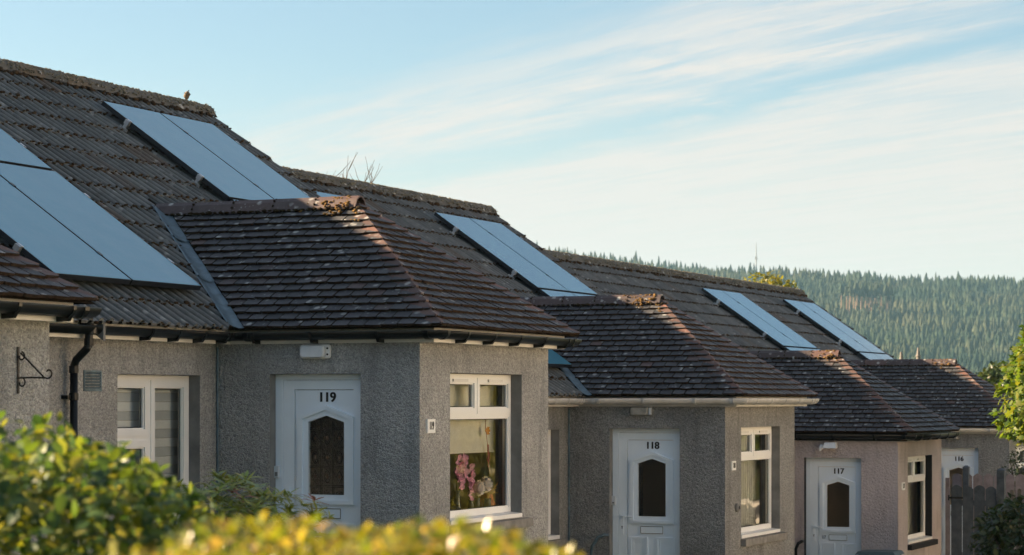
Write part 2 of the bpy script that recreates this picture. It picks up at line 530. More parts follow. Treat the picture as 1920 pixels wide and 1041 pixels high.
tag(obj('pavement', pv, 'paving', org=(0, 0, 0)), kind='structure')
sheet('garden_path', 0, 60, 7.6, 8.7, 0.006, 'reveal')

def cam2world(r, d): return r * math.sin(TH) + d * math.cos(TH), -(r * math.cos(TH) - d * math.sin(TH))
def crest(r):
    return float(np.interp(r, [-900, -500, -200, 24, 80, 160, 220, 330, 600, 900], [106, 105, 100, 90, 84.5, 79, 75, 71, 64, 56]))
def hill_z(r, d):
    """hillside: foot at 900 m, crest near 1500 m"""
    t = min(1.0, max(0.0, (d - 880) / 620.0))
    h = -13 + (crest(r) + 13) * (t ** 1.05)
    if d > 1500: h = crest(r) - (d - 1500) * 0.10
    return h + 2.5 * mnoise.noise(Vector((r * 0.012, d * 0.012, 0))) * (1 if t > 0 else 0)
hb = MB()
rs = np.linspace(-900, 900, 61); ds = list(np.linspace(850, 1500, 31)) + [1560, 1650, 1800]
for d in ds:
    for r in rs:
        x, y = cam2world(r, d); hb.v.append((x, y, hill_z(r, d)))
nr = len(rs)
hb.f = [(j * nr + i, j * nr + i + 1, (j + 1) * nr + i + 1, (j + 1) * nr + i) for j in range(len(ds) - 1) for i in range(nr - 1)]
hb.m = [0] * len(hb.f)
M['hill'] = plain('forest_floor', (0.035, 0.042, 0.022), 1.0, 0.3, 0.05, 0.05)
tag(obj('hill', hb, 'hill', org=(0, 0, 0), smooth=True), kind='structure')

def conifer_mb(layers, sides, seed, h=14.0, w=2.6, bare=0.08, rag=0.45):
    r_ = random.Random(seed)
    mb = MB()
    for k in range(layers):
        f0 = bare + (1 - bare) * k / layers
        z0 = h * f0; z1 = h * min(1.0, f0 + (1 - bare) * 2.1 / layers)
        if k == layers - 1: z1 = h
        ra = w * (1 - f0) ** 0.8 * (0.85 + 0.3 * r_.random())
        n = sides * 2
        vs = []
        for i in range(n):
            t = 2 * math.pi * i / n + r_.random() * .3
            rr = ra * ((1.0 if i % 2 == 0 else 1 - rag) * (0.8 + 0.4 * r_.random()))
            vs.append((rr * math.cos(t), rr * math.sin(t), z0 - (0.35 if i % 2 == 0 else -.3) * h / layers * .6))
        vs.append((r_.uniform(-.1, .1), r_.uniform(-.1, .1), z1))
        mb.add(vs, [(i, (i + 1) % n, n) for i in range(n)])
    return mb
def m_conifer():
    t = NT('conifer_needles')
    r = t.rand()
    n = t.noise(0.016, 5, 0.65)
    n2 = t.noise(0.009, 3, 0.5)
    c = t.mix(r, (0.010, 0.024, 0.016), (0.036, 0.052, 0.030))
    c = t.mix(t.ramp(n, 0.40, 0.65, 0, 0.75), c, (0.078, 0.074, 0.044))
    c = t.mix(t.ramp(n2, 0.42, 0.60, 0, 0.6), c, (0.012, 0.028, 0.022))
    c = t.mix(t.ramp(t.noise(0.6, 3), 0.4, 0.7, 0, .4), c, (0.02, 0.03, 0.015))
    t.set(Base_Color=c, Roughness=0.9, Specular_IOR_Level=0.1)
    return t.m
M['conifer'] = m_conifer()
def forest():
    r_ = random.Random(21)
    protos = [np.array(conifer_mb(3, 4, s, h=9.5, w=2.5, rag=.55).v) for s in range(4)]
    faces = [np.array(conifer_mb(3, 4, s, h=9.5, w=2.5, rag=.55).f) for s in range(4)]
    spots = []
    # rows of trees over the whole slope, denser towards the crest
    d = 890.0
    while d < 1530:
        r = -260.0
        while r < 470:
            spots.append((r + r_.uniform(-2, 2), d + r_.uniform(-3, 3)))
            r += r_.uniform(2.6, 4.4)
        d += 5.5
    return spots, protos, faces
spots, protos, faces = forest()
# the crest trees that stand out against the sky are things of their own
crest_spots = sorted([s for s in spots if 1478 < s[1] < 1530 and 15 < s[0] < 345], key=lambda s: -s[1])[:230]
cs = set(crest_spots)
rest = [s for s in spots if s not in cs]
VV, FF, off = [], [], 0
r_ = random.Random(5)
for (r, d) in rest:
    k = r_.randrange(4)
    x, y = cam2world(r, d)
    s = r_.uniform(.6, 1.1) * (1.0 + .5 * mnoise.noise(Vector((x * .02, y * .02, 3.0)))); a = r_.uniform(0, 6.28)
    p = protos[k]
    ca_, sa_ = math.cos(a), math.sin(a)
    wd = r_.uniform(.8, 1.25)
    q = np.stack(((p[:, 0] * ca_ - p[:, 1] * sa_) * s * wd + x, (p[:, 0] * sa_ + p[:, 1] * ca_) * s * wd + y, p[:, 2] * s + hill_z(r, d) - .4), 1)
    VV.append(q); FF.append(faces[k] + off); off += len(p)
VV, FF = np.concatenate(VV), np.concatenate(FF)
me = bpy.data.meshes.new('forest')
me.vertices.add(len(VV)); me.vertices.foreach_set('co', VV.ravel())
me.loops.add(FF.size); me.loops.foreach_set('vertex_index', FF.ravel())
me.polygons.add(len(FF)); me.polygons.foreach_set('loop_start', np.arange(0, FF.size, 3)); me.polygons.foreach_set('loop_total', np.full(len(FF), 3))
me.update(calc_edges=True); me.validate()
me.materials.append(M['conifer'])
tag(link('forest', me), 'hazy conifer forest covering the far hillside', 'forest', kind='stuff')
cmesh = [conifer_mb(7, 5, 40 + s, h=11.5, w=2.0 + .3 * (s % 3)).mesh('conifer_tree', 'conifer') for s in range(6)]
for (r, d) in crest_spots:
    x, y = cam2world(r, d)
    o = bpy.data.objects.new('conifer_tree', r_.choice(cmesh)); COL.objects.link(o)
    s = r_.uniform(.8, 1.3)
    if r_.random() < .08: s *= 1.25
    o.location = (x, y, hill_z(r, d) - .3); o.scale = (s * r_.uniform(.85, 1.2), s * r_.uniform(.85, 1.2), s)
    o.rotation_euler = (0, 0, r_.uniform(0, 6.28))
    tag(o, 'dark pointed conifer standing on the crest of the far wooded hill', 'tree', 'conifers along the far hill crest')
# a stand of tall bare-stemmed pines
pine_leaf = conifer_mb(3, 5, 91, h=6, w=2.4, bare=.05)
pl_me = pine_leaf.mesh('crown', 'conifer')
tk = MB(); tk.tube([(0, 0, 0), (0.1, 0, 7), (0, 0.1, 15)], [.42, .34, .15], 6)
M['pine_stem'] = plain('pine_stem', (0.22, 0.15, 0.11), .9, .2, 2, .1)
tk_me = tk.mesh('trunk', 'pine_stem')
for i in range(34):
    r = 186 + i * .85 + r_.uniform(-.8, .8); d = 1300 + r_.uniform(-14, 14)
    x, y = cam2world(r, d); z = hill_z(r, d)
    t_ = empty('pine_tree', (x, y, z), 'tall bare-stemmed pine in the open stand below the hill crest', 'tree', 'bare-stemmed pines on the hillside')
    s = r_.uniform(.95, 1.25)
    for nm, me_, dz_ in (('trunk', tk_me, 0), ('crown', pl_me, 12.5 * s)):
        o = bpy.data.objects.new(nm, me_); COL.objects.link(o); o.parent = t_; o.location = (0, 0, dz_); o.scale = (s, s, s)
        o.rotation_euler = (0, 0, r_.uniform(0, 6))
# radio mast
mx, my = cam2world((1418 - 960) / 4321 * 1520, 1520); mz = hill_z((1418 - 960) / 4321 * 1520, 1520)
M['mast'] = plain('galvanised_steel', (0.25, 0.26, 0.27), .5, .1, 1)
mt_ = empty('radio_mast', (mx, my, mz), 'thin radio mast rising above the trees on the far hill crest', 'mast')
mb = MB(); mb.tube([(mx, my, mz), (mx, my, mz + 22), (mx, my, mz + 28.5)], [.42, .32, .12], 6); obj('pole', mb, 'mast', mt_)
mb = MB(); mb.box(mx - .6, mx + .6, my - .6, my + .6, mz + 17, mz + 19); obj('antenna', mb, 'mast', mt_)

# ------------------------------------------------------------------ roof building
def frame_rot(U, Vv, N): return Matrix((U, Vv, N)).transposed()

def tile_variant(seed):
    """one plain tile, 165 mm wide: slightly bowed, worn corners; origin at the middle of its lower edge"""
    return None

PT_W, PT_GAP = 0.165, 0.010
def tile_prism(poly, g, tilt=(0, 0), thick=0.025, lift=0.0):
    """tile cut to poly (local u,v); lower edge rides on the course below"""
    n = len(poly)
    def h(u, v): return 0.014 + 0.026 * (1 - v / g) + tilt[0] * u + lift
    vs = [(u, v, h(u, v)) for u, v in poly] + [(u, v, h(u, v) - thick) for u, v in poly]
    fs = [tuple(range(n))] + [(i, i + n, (i + 1) % n + n, (i + 1) % n) for i in range(n)]
    return vs, fs
_tile_cache = {}
def std_tile(g, k):
    key = (round(g, 4), k)
    if key not in _tile_cache:
        q = random.Random(k * 17 + 3)
        w = PT_W - PT_GAP - q.uniform(0, .005)
        j = lambda: q.uniform(-.004, .004)
        c = q.uniform(.004, .014)
        poly = [(-w / 2, j() + c), (-w / 2 + c, j()), (0, j() - .003), (w / 2 - c * q.random(), j()), (w / 2, j() + c), (w / 2, g + .03), (-w / 2, g + .03)]
        vs, fs = tile_prism(poly, g, (q.uniform(-.03, .03), 0), .025, q.uniform(-.002, .003))
        mb = MB().add(vs, fs); mb.m = [0] + [1] * (len(fs) - 1)
        _tile_cache[key] = (mb.mesh('plain_tile', ['tile', 'tile_edge']), vs, fs)
    return _tile_cache[key]

def tiled_face(O, U, Vv, poly, rows, L, seed):
    """plain tiles in broken bond over poly. returns records (centre, rotation, origin, shared mesh or None, verts, faces)"""
    q = random.Random(seed)
    O, U, Vv = Vector(O), Vector(U), Vector(Vv)
    N = U.cross(Vv); rot = frame_rot(U, Vv, N)
    g = L / rows
    us = [p[0] for p in poly]
    recs = []
    for r in range(rows):
        v0 = r * g - .012
        off = (r % 2) * PT_W / 2 + q.uniform(-.012, .012)
        u = min(us) - PT_W + off
        while u < max(us) + PT_W:
            w = PT_W - PT_GAP
            rect = [(u - w / 2, v0 + .012), (u + w / 2, v0 + .012), (u + w / 2, v0 + g + .03), (u - w / 2, v0 + g + .03)]
            c = clip(rect, poly)
            A = parea(c) if len(c) > 2 else 0
            full = w * (g + .018)
            vj = v0 + q.uniform(-.004, .004)
            if A > .97 * full or (r == rows - 1 and A > .6 * full):
                k = q.randrange(6)
                me, vs, fs = std_tile(g, k)
                org = O + U * u + Vv * vj
                recs.append((org, rot, me, vs, fs))
            elif A > .12 * full:
                loc = [(a - u, b - vj) for a, b in c]
                vs, fs = tile_prism(loc, g, (0, 0))
                recs.append((O + U * u + Vv * vj, rot, None, vs, fs))
            u += PT_W
    return recs

def place_recs(recs, quota, name, parent, mat):
    """the first quota records become objects, the rest one joined part"""
    for i, (org, rot, me, vs, fs) in enumerate(recs[:quota]):
        if me is None:
            mb = MB().add(vs, fs)
            if name == 'plain_tile': mb.m = [0] + [1] * (len(fs) - 1); me = mb.mesh(name, ['tile', 'tile_edge'])
            else: me = mb.mesh(name, mat)
        link(name, me, parent, tuple(org), rot)
    if recs[quota:]:
        mb = MB()
        for org, rot, me, vs, fs in recs[quota:]:
            mb.add([org + rot @ Vector(v) for v in vs], fs)
            if name == 'plain_tile': mb.m[-(len(fs) - 1):] = [1] * (len(fs) - 1)
        o = obj(name + '_field', mb, [mat, 'tile_edge'], parent); o['kind'] = 'stuff'

# interlocking roll tile
IW, IG, INR = 0.30, 0.366, 14
ROLL = [(0, 0), (.003, .017), (.014, .028), (.031, .032), (.048, .027), (.060, .016), (.064, 0)]
_main_cache = {}
def roll_tile_geo(seed=0):
    """double-roll concrete tile: flat pans, half-round rolls"""
    q = random.Random(seed)
    pr = [(.004, 0)] + [(k * .15 + .03 + a, b) for k in (0, 1) for a, b in ROLL] + [(.297, 0)]
    tz = q.uniform(-.004, .006)
    lo = [(u, q.uniform(-.004, .004), .026 + h + tz) for u, h in pr]
    hi = [(u, IG + .03, .002 + h) for u, h in pr]
    bt = [(u, a[1], a[2] - .026) for (u, h), a in zip(pr, lo)]
    n = len(pr); m = n - 1
    vs = lo + hi + bt
    fs = [(i, i + 1, n + i + 1, n + i) for i in range(m)] + [(2 * n + i, 2 * n + i + 1, i + 1, i) for i in range(m)]
    fs += [(0, n, 2 * n), (m, 2 * n + m, n + m)]
    return vs, fs

def sweep(path, outs, prof, z0, closed_prof=False):
    """sweep an (outward, up) profile along a level polyline with mitred corners"""
    mb = MB()
    n = len(prof)
    k = len(path)
    ms = []
    for i in range(k):
        if i == 0: m = Vector(outs[0])
        elif i == k - 1: m = Vector(outs[-1])
        else:
            a, b = Vector(outs[i - 1]), Vector(outs[i])
            m = (a + b); m = m / max(1e-6, (m.dot(a)))
        ms.append(m)
    vs = [(path[i][0] + ms[i].x * a, path[i][1] + ms[i].y * a, z0 + z) for i in range(k) for a, z in prof]
    fs = []
    for i in range(k - 1):
        for j in range(n if closed_prof else n - 1):
            fs.append((i * n + j, i * n + (j + 1) % n, (i + 1) * n + (j + 1) % n, (i + 1) * n + j))
    fs.append(tuple(range(n))); fs.append(tuple((k - 1) * n + j for j in range(n - 1, -1, -1)))
    return mb.add(vs, fs)

def wall_grid(mb, O, U, inw, length, z0, z1, thick, opens, mi=0, rmi=1):
    """wall with openings; faces front and back, reveals in the second material"""
    O, U, I = Vector(O), Vector(U), Vector(inw)
    us = sorted({0.0, length, *[o[0] for o in opens], *[o[1] for o in opens]})
    zs = sorted({z0, z1, *[o[2] for o in opens], *[o[3] for o in opens]})
    P = lambda u, z, d: tuple(O + U * u + I * d + Vector((0, 0, z)))
    for i in range(len(us) - 1):
        for j in range(len(zs) - 1):
            uc, zc_ = (us[i] + us[i + 1]) / 2, (zs[j] + zs[j + 1]) / 2
            if any(o[0] < uc < o[1] and o[2] < zc_ < o[3] for o in opens): continue
            a, b, c, d = us[i], us[i + 1], zs[j], zs[j + 1]
            mb.quad(P(a, c, 0), P(b, c, 0), P(b, d, 0), P(a, d, 0), mi)
            mb.quad(P(b, c, thick), P(a, c, thick), P(a, d, thick), P(b, d, thick), 2)
    for (a, b, c, d) in opens:
        mb.quad(P(a, c, 0), P(a, d, 0), P(a, d, thick), P(a, c, thick), rmi)
        mb.quad(P(b, d, 0), P(b, c, 0), P(b, c, thick), P(b, d, thick), rmi)
        mb.quad(P(a, d, 0), P(b, d, 0), P(b, d, thick), P(a, d, thick), rmi)
        mb.quad(P(b, c, 0), P(a, c, 0), P(a, c, thick), P(b, c, thick), rmi)

# ------------------------------------------------------------------ windows and doors
def bars(mb, x0, x1, z0, z1, w, ya, yb):
    """rectangular frame of four butted bars in the xz plane"""
    mb.box(x0, x0 + w, ya, yb, z0, z1); mb.box(x1 - w, x1, ya, yb, z0, z1)
    mb.box(x0 + w, x1 - w, ya, yb, z0, z0 + w); mb.box(x0 + w, x1 - w, ya, yb, z1 - w, z1)

def sash_part(win, x0, x1, z0, z1, yf, vent=False, w=.052):
    s = MB(); bars(s, x0, x1, z0, z1, w, yf - .012, yf + .05)
    bars(s, x0 + w, x1 - w, z0 + w, z1 - w, .012, yf + .004, yf + .04)          # glazing bead
    so = obj('sash', s, 'upvc', win)
    g = MB(); w2 = w + .010
    g.quad((x0 + w2, yf + .022, z0 + w2), (x1 - w2, yf + .022, z0 + w2), (x1 - w2, yf + .022, z1 - w2), (x0 + w2, yf + .022, z1 - w2))
    obj('pane', g, 'glass', win)
    gs = MB(); bars(gs, x0 + w + .011, x1 - w - .011, z0 + w + .011, z1 - w - .011, .010, yf + .026, yf + .030)
    obj('glazing_seal', gs, 'black_print', win)
    if vent:
        v = MB(); c = (x0 + x1) / 2; hw = min(.16, (x1 - x0) * .33)
        v.box(c - hw, c + hw, yf - .030, yf - .0125, z1 - w * .78, z1 - w * .28)
        obj('trickle_vent', v, 'fascia', win)

def porch_window(house, x0, x1, z0, z1, yf):
    win = MB(); w = .045
    zt = z1 - .385                                  # transom centre
    xm = (x0 + x1) / 2
    bars(win, x0, x1, z0, z1, w, yf, yf + .07)
    win.box(x0 + w, x1 - w, yf, yf + .07, zt - .022, zt + .022)
    win.box(xm - .02, xm + .02, yf, yf + .07, zt + .022, z1 - w)
    o = obj('window', win, 'upvc', house)
    sash_part(o, x0 + w - .012, xm - .008, zt + .010, z1 - w + .012, yf, True)
    sash_part(o, xm + .008, x1 - w + .012, zt + .010, z1 - w + .012, yf, True)
    # fixed light below
    a, b, c, d = x0 + w, x1 - w, z0 + w, zt - .022
    bd = MB(); bars(bd, a, b, c, d, .018, yf + .008, yf + .05); obj('glazing_bead', bd, 'upvc', o)
    g = MB(); g.quad((a + .015, yf + .026, c + .015), (b - .015, yf + .026, c + .015), (b - .015, yf + .026, d - .015), (a + .015, yf + .026, d - .015))
    obj('pane', g, 'glass', o)
    gs = MB(); bars(gs, a + .017, b - .017, c + .017, d - .017, .010, yf + .030, yf + .034); obj('glazing_seal', gs, 'black_print', o)
    s = MB(); s.hexa([(x0 + .003, yf - .125, z0 - .05), (x1 - .003, yf - .125, z0 - .05), (x1 - .003, yf, z0 - .045), (x0 + .003, yf, z0 - .045),
                      (x0 + .003, yf - .125, z0 - .012), (x1 - .003, yf - .125, z0 - .012), (x1 - .003, yf, z0 - .002), (x0 + .003, yf, z0 - .002)])
    obj('sill', s, 'upvc', o)
    return o

def main_window(house, x0, x1, z0, z1, yf):
    win = MB(); w = .055
    xm = x0 + (x1 - x0) * .50
    bars(win, x0, x1, z0, z1, w, yf, yf + .07)
    win.box(xm - .03, xm + .03, yf, yf + .07, z0 + w, z1 - w)
    zt = z1 - .56
    win.box(x0 + w, xm - .03, yf, yf + .07, zt - .03, zt + .03)
    o = obj('window', win, 'upvc', house)
    sash_part(o, x0 + w - .01, xm - .02, zt + .02, z1 - w + .01, yf, w=.06)
    sash_part(o, x0 + w - .01, xm - .02, z0 + w - .01, zt - .02, yf, w=.06)
    sash_part(o, xm + .02, x1 - w + .01, z0 + w - .01, z1 - w + .01, yf, w=.06)
    s = MB(); s.box(x0 + .003, x1 - .003, yf - .125, yf - .001, z0 - .05, z0 - .004); obj('sill', s, 'upvc', o)
    return o

def arch_pts(x0, x1, zb, zs, za):                    # pentagon with a pointed head
    return [(x0, zb), (x1, zb), (x1, zs), ((x0 + x1) / 2, za), (x0, zs)]
def ring(mb, P, outer, inner, d0, d1, ds):
    """moulding between two like polygons: outer edge at depth d0, ridge ds, inner d1"""
    n = len(outer)
    mid = [((a[0] * .55 + b[0] * .45), (a[1] * .55 + b[1] * .45)) for a, b in zip(outer, inner)]
    rings = [(outer, d0), (outer, ds), (mid, ds), (mid, ds * .45), (inner, ds * .45), (inner, d1)]
    vs = [P(a, h, d) for pl, d in rings for a, h in pl]
    fs = []
    for k in range(len(rings) - 1):
        for i in range(n):
            fs.append((k * n + i, k * n + (i + 1) % n, (k + 1) * n + (i + 1) % n, (k + 1) * n + i))
    mb.add(vs, fs)

def make_door(house, xw, yl, zt, number, style):
    """white door in a wall facing -x. a runs towards the street, h down from the frame's top, d stands proud of the leaf"""
    P = lambda a, h, d: (xw - d, yl - a, zt - h)
    DWid, DH = 1.0, 2.10
    def pbox(mb, a0, a1, h0, h1, d0, d1):
        mb.hexa([P(a0, h1, d0), P(a1, h1, d0), P(a1, h1, d1), P(a0, h1, d1), P(a0, h0, d0), P(a1, h0, d0), P(a1, h0, d1), P(a0, h0, d1)])
    fr = MB()
    pbox(fr, 0, .075, 0, DH, -.05, .02); pbox(fr, DWid - .075, DWid, 0, DH, -.05, .02); pbox(fr, .075, DWid - .075, 0, .05, -.05, .02)
    o = obj('door', fr, 'upvc_door', house)
    st = MB()
    pbox(st, .079, .193, .054, DH, -.045, .012); pbox(st, DWid - .193, DWid - .079, .054, DH, -.045, .012)
    pbox(st, .193, DWid - .193, .054, .139, -.045, .012)
    pbox(st, .193, DWid - .193, 1.99, DH, -.045, .012)
    obj('sash', st, 'upvc_door', o)
    c = .523
    gl = arch_pts(c - .185, c + .185, 1.10, .436, .376)
    mo = arch_pts(c - .288, c + .288, 1.187, .388, .284)
    pn = MB()
    # leaf panel with a hole for the glass
    A0, A1, H0, H1 = .198, DWid - .198, .144, 1.985
    out = [(A0, H1), (A1, H1), (A1, .33), (c, H0), (A0, .33)]
    inn = [(c - .22, 1.135), (c + .22, 1.135), (c + .22, .41), (c, .338), (c - .22, .41)]
    vs = [P(a, h, 0) for a, h in out] + [P(a, h, 0) for a, h in inn]
    pn.add(vs, [(i, (i + 1) % 5, (i + 1) % 5 + 5, i + 5) for i in range(5)])
    pn.add([P(A0, H0, 0), P(c, H0, 0), P(A0, .33, 0)], [(0, 1, 2)]); pn.add([P(A1, H0, 0), P(A1, .33, 0), P(c, H0, 0)], [(0, 1, 2)])
    obj('door_panel', pn, 'upvc_door', o)
    md = MB(); ring(md, P, mo, gl, .0, -.03, .032); obj('glazing_moulding', md, 'upvc_door', o)
    g = MB(); g.add([P(a, h, -.012) for a, h in arch_pts(c - .19, c + .19, 1.105, .434, .372)], [(0, 1, 2, 3, 4)])
    gk = MB(); gk.quad(P(c - .25, 1.15, -.06), P(c + .25, 1.15, -.06), P(c + .25, .33, -.06), P(c - .25, .33, -.06))
    obj('pane', g, 'glass_dark' if style != 'clear' else 'glass', o)
    for (a0, a1) in ((c - .30, c - .055), (c + .055, c + .30)):
        lp = MB(); o4 = [(a0, 1.86), (a1, 1.86), (a1, 1.36), (a0, 1.36)]; i4 = [(a0 + .06, 1.80), (a1 - .06, 1.80), (a1 - .06, 1.42), (a0 + .06, 1.42)]
        ring(lp, P, o4, i4, .0, .004, .016)
        obj('panel_moulding', lp, 'upvc_door', o)
    lb = MB(); pbox(lb, c - .15, c + .15, 1.225, 1.315, .002, .012); obj('letterbox', lb, 'upvc_door', o)
    lf = MB(); 
    for q_ in ((c - .15, c + .15, 1.222, 1.230), (c - .15, c + .15, 1.309, 1.317), (c - .152, c - .144, 1.23, 1.309), (c + .144, c + .152, 1.23, 1.309)): pbox(lf, *q_, .0125, .015)
    obj('letterbox_rim', lf, 'reveal', o)
    hd = MB(); pbox(hd, .108, .148, 1.03, 1.33, .0125, .022)
    hd.tube([P(.128, 1.10, .02), P(.128, 1.10, .06), P(.15, 1.10, .065), P(.27, 1.105, .06)], .010, 8)
    obj('handle', hd, 'upvc_door', o)
    kh = MB(); kh.lathe([(0.001, 0), (.009, 0), (.009, .001)], (0, 0, 0), 10)
    kh2 = MB(); kh2.add([P(.128 + v[0], 1.235 + v[1], .0225 + v[2]) for v in kh.v], kh.f); pbox(kh2, .124, .132, 1.235, 1.262, .0222, .0232)
    obj('keyhole', kh2, 'black_print', o)
    if number == '117':
        tm = text_mesh('117', .075, .0006, .001)
        link('small_number', tm, o, P(.285, 1.27, .0025), Matrix(((0, 0, -1), (-.6, 0, 0), (0, 1, 0))))
    # house number
    if number:
        tm = text_mesh(number, .122, .0019)
        rot = Matrix(((0, 0, -1), (-1, 0, 0), (0, 1, 0)))
        link('door_number', tm, o, P(c + .005, .213, .0025), rot)
    if style == 'lead':
        ld = MB()
        def bar(a0, h0, a1, h1, w=.004):
            d = Vector((a1 - a0, h1 - h0)).normalized() * w; n_ = Vector((-d.y, d.x))
            q_ = [(a0 + n_.x, h0 + n_.y), (a1 + n_.x, h1 + n_.y), (a1 - n_.x, h1 - n_.y), (a0 - n_.x, h0 - n_.y)]
            ld.hexa([P(*q_[0], -.0115), P(*q_[1], -.0115), P(*q_[2], -.0115), P(*q_[3], -.0115), P(*q_[0], -.008), P(*q_[1], -.008), P(*q_[2], -.008), P(*q_[3], -.008)])
        g0, g1 = c - .185, c + .185
        for a in (c - .068, c - .055, c + .055, c + .068): bar(a, .43, a, 1.10, .0022)
        for h in (.49, .505, .665, .68, .84, .855, 1.015, 1.03): bar(g0, h, g1, h, .0022)
        obj('leading', ld, 'black_print', o)
        k = 0
        for row, hc in enumerate((.585, .76, .935, 1.085)):
            for col, ac in enumerate((c - .125, c, c + .125)):
                mo_ = MB()
                hh = .06 if hc < 1.05 else .015
                if (row + col) % 2 == 0:
                    pts = [(ac, hc - hh), (ac + .036, hc), (ac, hc + hh), (ac - .036, hc)]
                else:
                    pts = [(ac + .033 * math.cos(t), hc + hh * math.sin(t)) for t in np.linspace(0, 2 * math.pi, 13)[:-1]]
                n_ = len(pts)
                inn_ = [(ac + (a - ac) * .78, hc + (h - hc) * .85) for a, h in pts]
                cen = [(ac + (a - ac) * .42, hc + (h - hc) * .36) for a, h in pts]
                mo_.add([P(a, h, -.009) for a, h in pts] + [P(a, h, -.009) for a, h in inn_], [(i, (i + 1) % n_, (i + 1) % n_ + n_, i + n_) for i in range(n_)], 0)
                mo_.add([P(a, h, -.0095) for a, h in cen], [tuple(range(n_))], 1)
                obj('glass_motif', mo_, ['black_print', 'amber'], o)
    return o
M['amber'] = plain('muted_amber_glass', (0.13, 0.085, 0.06), .15, .4, 30)

# ------------------------------------------------------------------ one cottage
def cottage(k, zf, opt):
    xc = XC0 + PITCH * k
    x0, x1 = xc - 2.297, xc - 2.297 + PITCH
    base = (xc + LP / 2, YM, zf + FLOOR)
    H = empty('cottage', base, opt['label'], 'house', 'pebble-dashed cottages in the terrace')
    q = random.Random(100 + k)
    wm = [opt['wall'], opt['reveal'], 'room']
    zb, zt = zf - 3.2, zf + 0.118
    # ---- walls
    wn_l, wn_r = xc - 1.657, xc - 0.307           # main window opening
    wt_, wb_ = zf - .288, zf - 1.66
    w = MB()
    wall_grid(w, (x0, YM, 0), (1, 0, 0), (0, 1, 0), PITCH, zb, zt, .25, [(wn_l - x0, wn_r - x0, wb_, wt_)], 0, 1)
    ow = obj('main_wall', w, wm, H)
    pl, pr = xc + .635, xc + 2.285
    dz_t = zf - .275
    d_l = 10.512
    w = MB()
    wall_grid(w, (xc, YM, 0), (0, -1, 0), (1, 0, 0), YM - YP, zb, zt, .25, [(YM - d_l, YM - d_l + .935, zf + FLOOR, dz_t)], 0, 1)
    wall_grid(w, (xc, YP, 0), (1, 0, 0), (0, 1, 0), LP, zb, zt, .25, [(pl - xc, pr - xc, wb_, wt_ + .025)], 0, 1)
    wall_grid(w, (xc + LP, YP, 0), (0, 1, 0), (-1, 0, 0), YM - YP, zb, zt, .25, [], 0, 1)
    obj('porch_wall', w, wm, H)
    # back and gable walls
    w = MB()
    wall_grid(w, (x1, 19.2, 0), (-1, 0, 0), (0, -1, 0), PITCH, zb, zt, .25, [], 0, 1)
    for xg, sx in ((x0 + .004, 1), (x1 - .004, -1)):
        p = [(xg, YM, zb), (xg, 19.2, zb), (xg, 19.2, zt), (xg, YR, zf + HM - .06), (xg, YM, zt)]
        w.add(p, [(0, 1, 2, 3, 4)])
    obj('gable_wall', w, wm, H)
    # rooms behind the glass
    w = MB()
    rx0, rx1, ry0, ry1 = xc + .26, xc + LP - .26, YP + .26, YM + .2
    w.quad((rx0, ry1, zb), (rx1, ry1, zb), (rx1, ry1, zt), (rx0, ry1, zt)); w.quad((rx0, ry0, zt - .02), (rx1, ry0, zt - .02), (rx1, ry1, zt - .02), (rx0, ry1, zt - .02))
    w.quad((rx0, ry0, zf + FLOOR), (rx1, ry0, zf + FLOOR), (rx1, ry1, zf + FLOOR), (rx0, ry1, zf + FLOOR))
    obj('porch_room', w, 'room', H)
    w = MB()
    a, b = x0 + .3, xc + .2
    w.quad((a, YM + 2.5, zb), (b, YM + 2.5, zb), (b, YM + 2.5, zt), (a, YM + 2.5, zt)); w.quad((a, YM + .2, zt - .02), (b, YM + .2, zt - .02), (b, YM + 2.5, zt - .02), (a, YM + 2.5, zt - .02))
    w.quad((a, YM + .2, zb), (a, YM + 2.5, zb), (a, YM + 2.5, zt), (a, YM + .2, zt)); w.quad((b, YM + 2.5, zb), (b, YM + .2, zb), (b, YM + .2, zt), (b, YM + 2.5, zt))
    obj('front_room', w, 'room', H)
    # ---- window + door
    porch_window(H, pl + .004, pr - .004, wb_ + .052, wt_ + .02, YP + .115)
    ss = MB(); ss.hexa([(pl - .02, YP - .07, wb_ - .095), (pr + .13, YP - .07, wb_ - .095), (pr + .13, YP + .1, wb_ - .095), (pl - .02, YP + .1, wb_ - .095),
                        (pl - .02, YP - .07, wb_ - .012), (pr + .13, YP - .07, wb_ - .012), (pr + .13, YP + .1, wb_ - .003), (pl - .02, YP + .1, wb_ - .003)])
    obj('stone_sill', ss, opt['sill'], H)
    main_window(H, wn_l + .004, wn_r - .004, wb_ + .052, wt_ - .004, YM + .115)
    ss = MB(); ss.box(wn_l - .1, wn_r + .1, YM - .06, YM + .1, wb_ - .1, wb_ - .004); obj('stone_sill', ss, opt['sill'], H)
    make_door(H, xc + .12, d_l - .004, dz_t - .003, opt['num'], opt['door'])
    # ---- gutters, fascias
    gm = opt['gutter']; fm = opt['fascia']
    yf_m, xf_n, yf_p, xf_f = YM - .16, xc - .045, YP - .16, xc + LP + .045
    gx0 = x0 - 3.0 if opt.get('long_left') else x0 + .02
    path = [(x0 + .015, yf_m), (xf_n, yf_m), (xf_n, yf_p), (xf_f, yf_p), (xf_f, yf_m), (x1 - .015, yf_m)]
    outs = [(0, -1), (-1, 0), (0, -1), (1, 0), (0, -1)]
    fb = sweep(path, outs, [(-.02, 0.0), (0, 0.0), (0, .13), (-.02, .13)], zf, True)
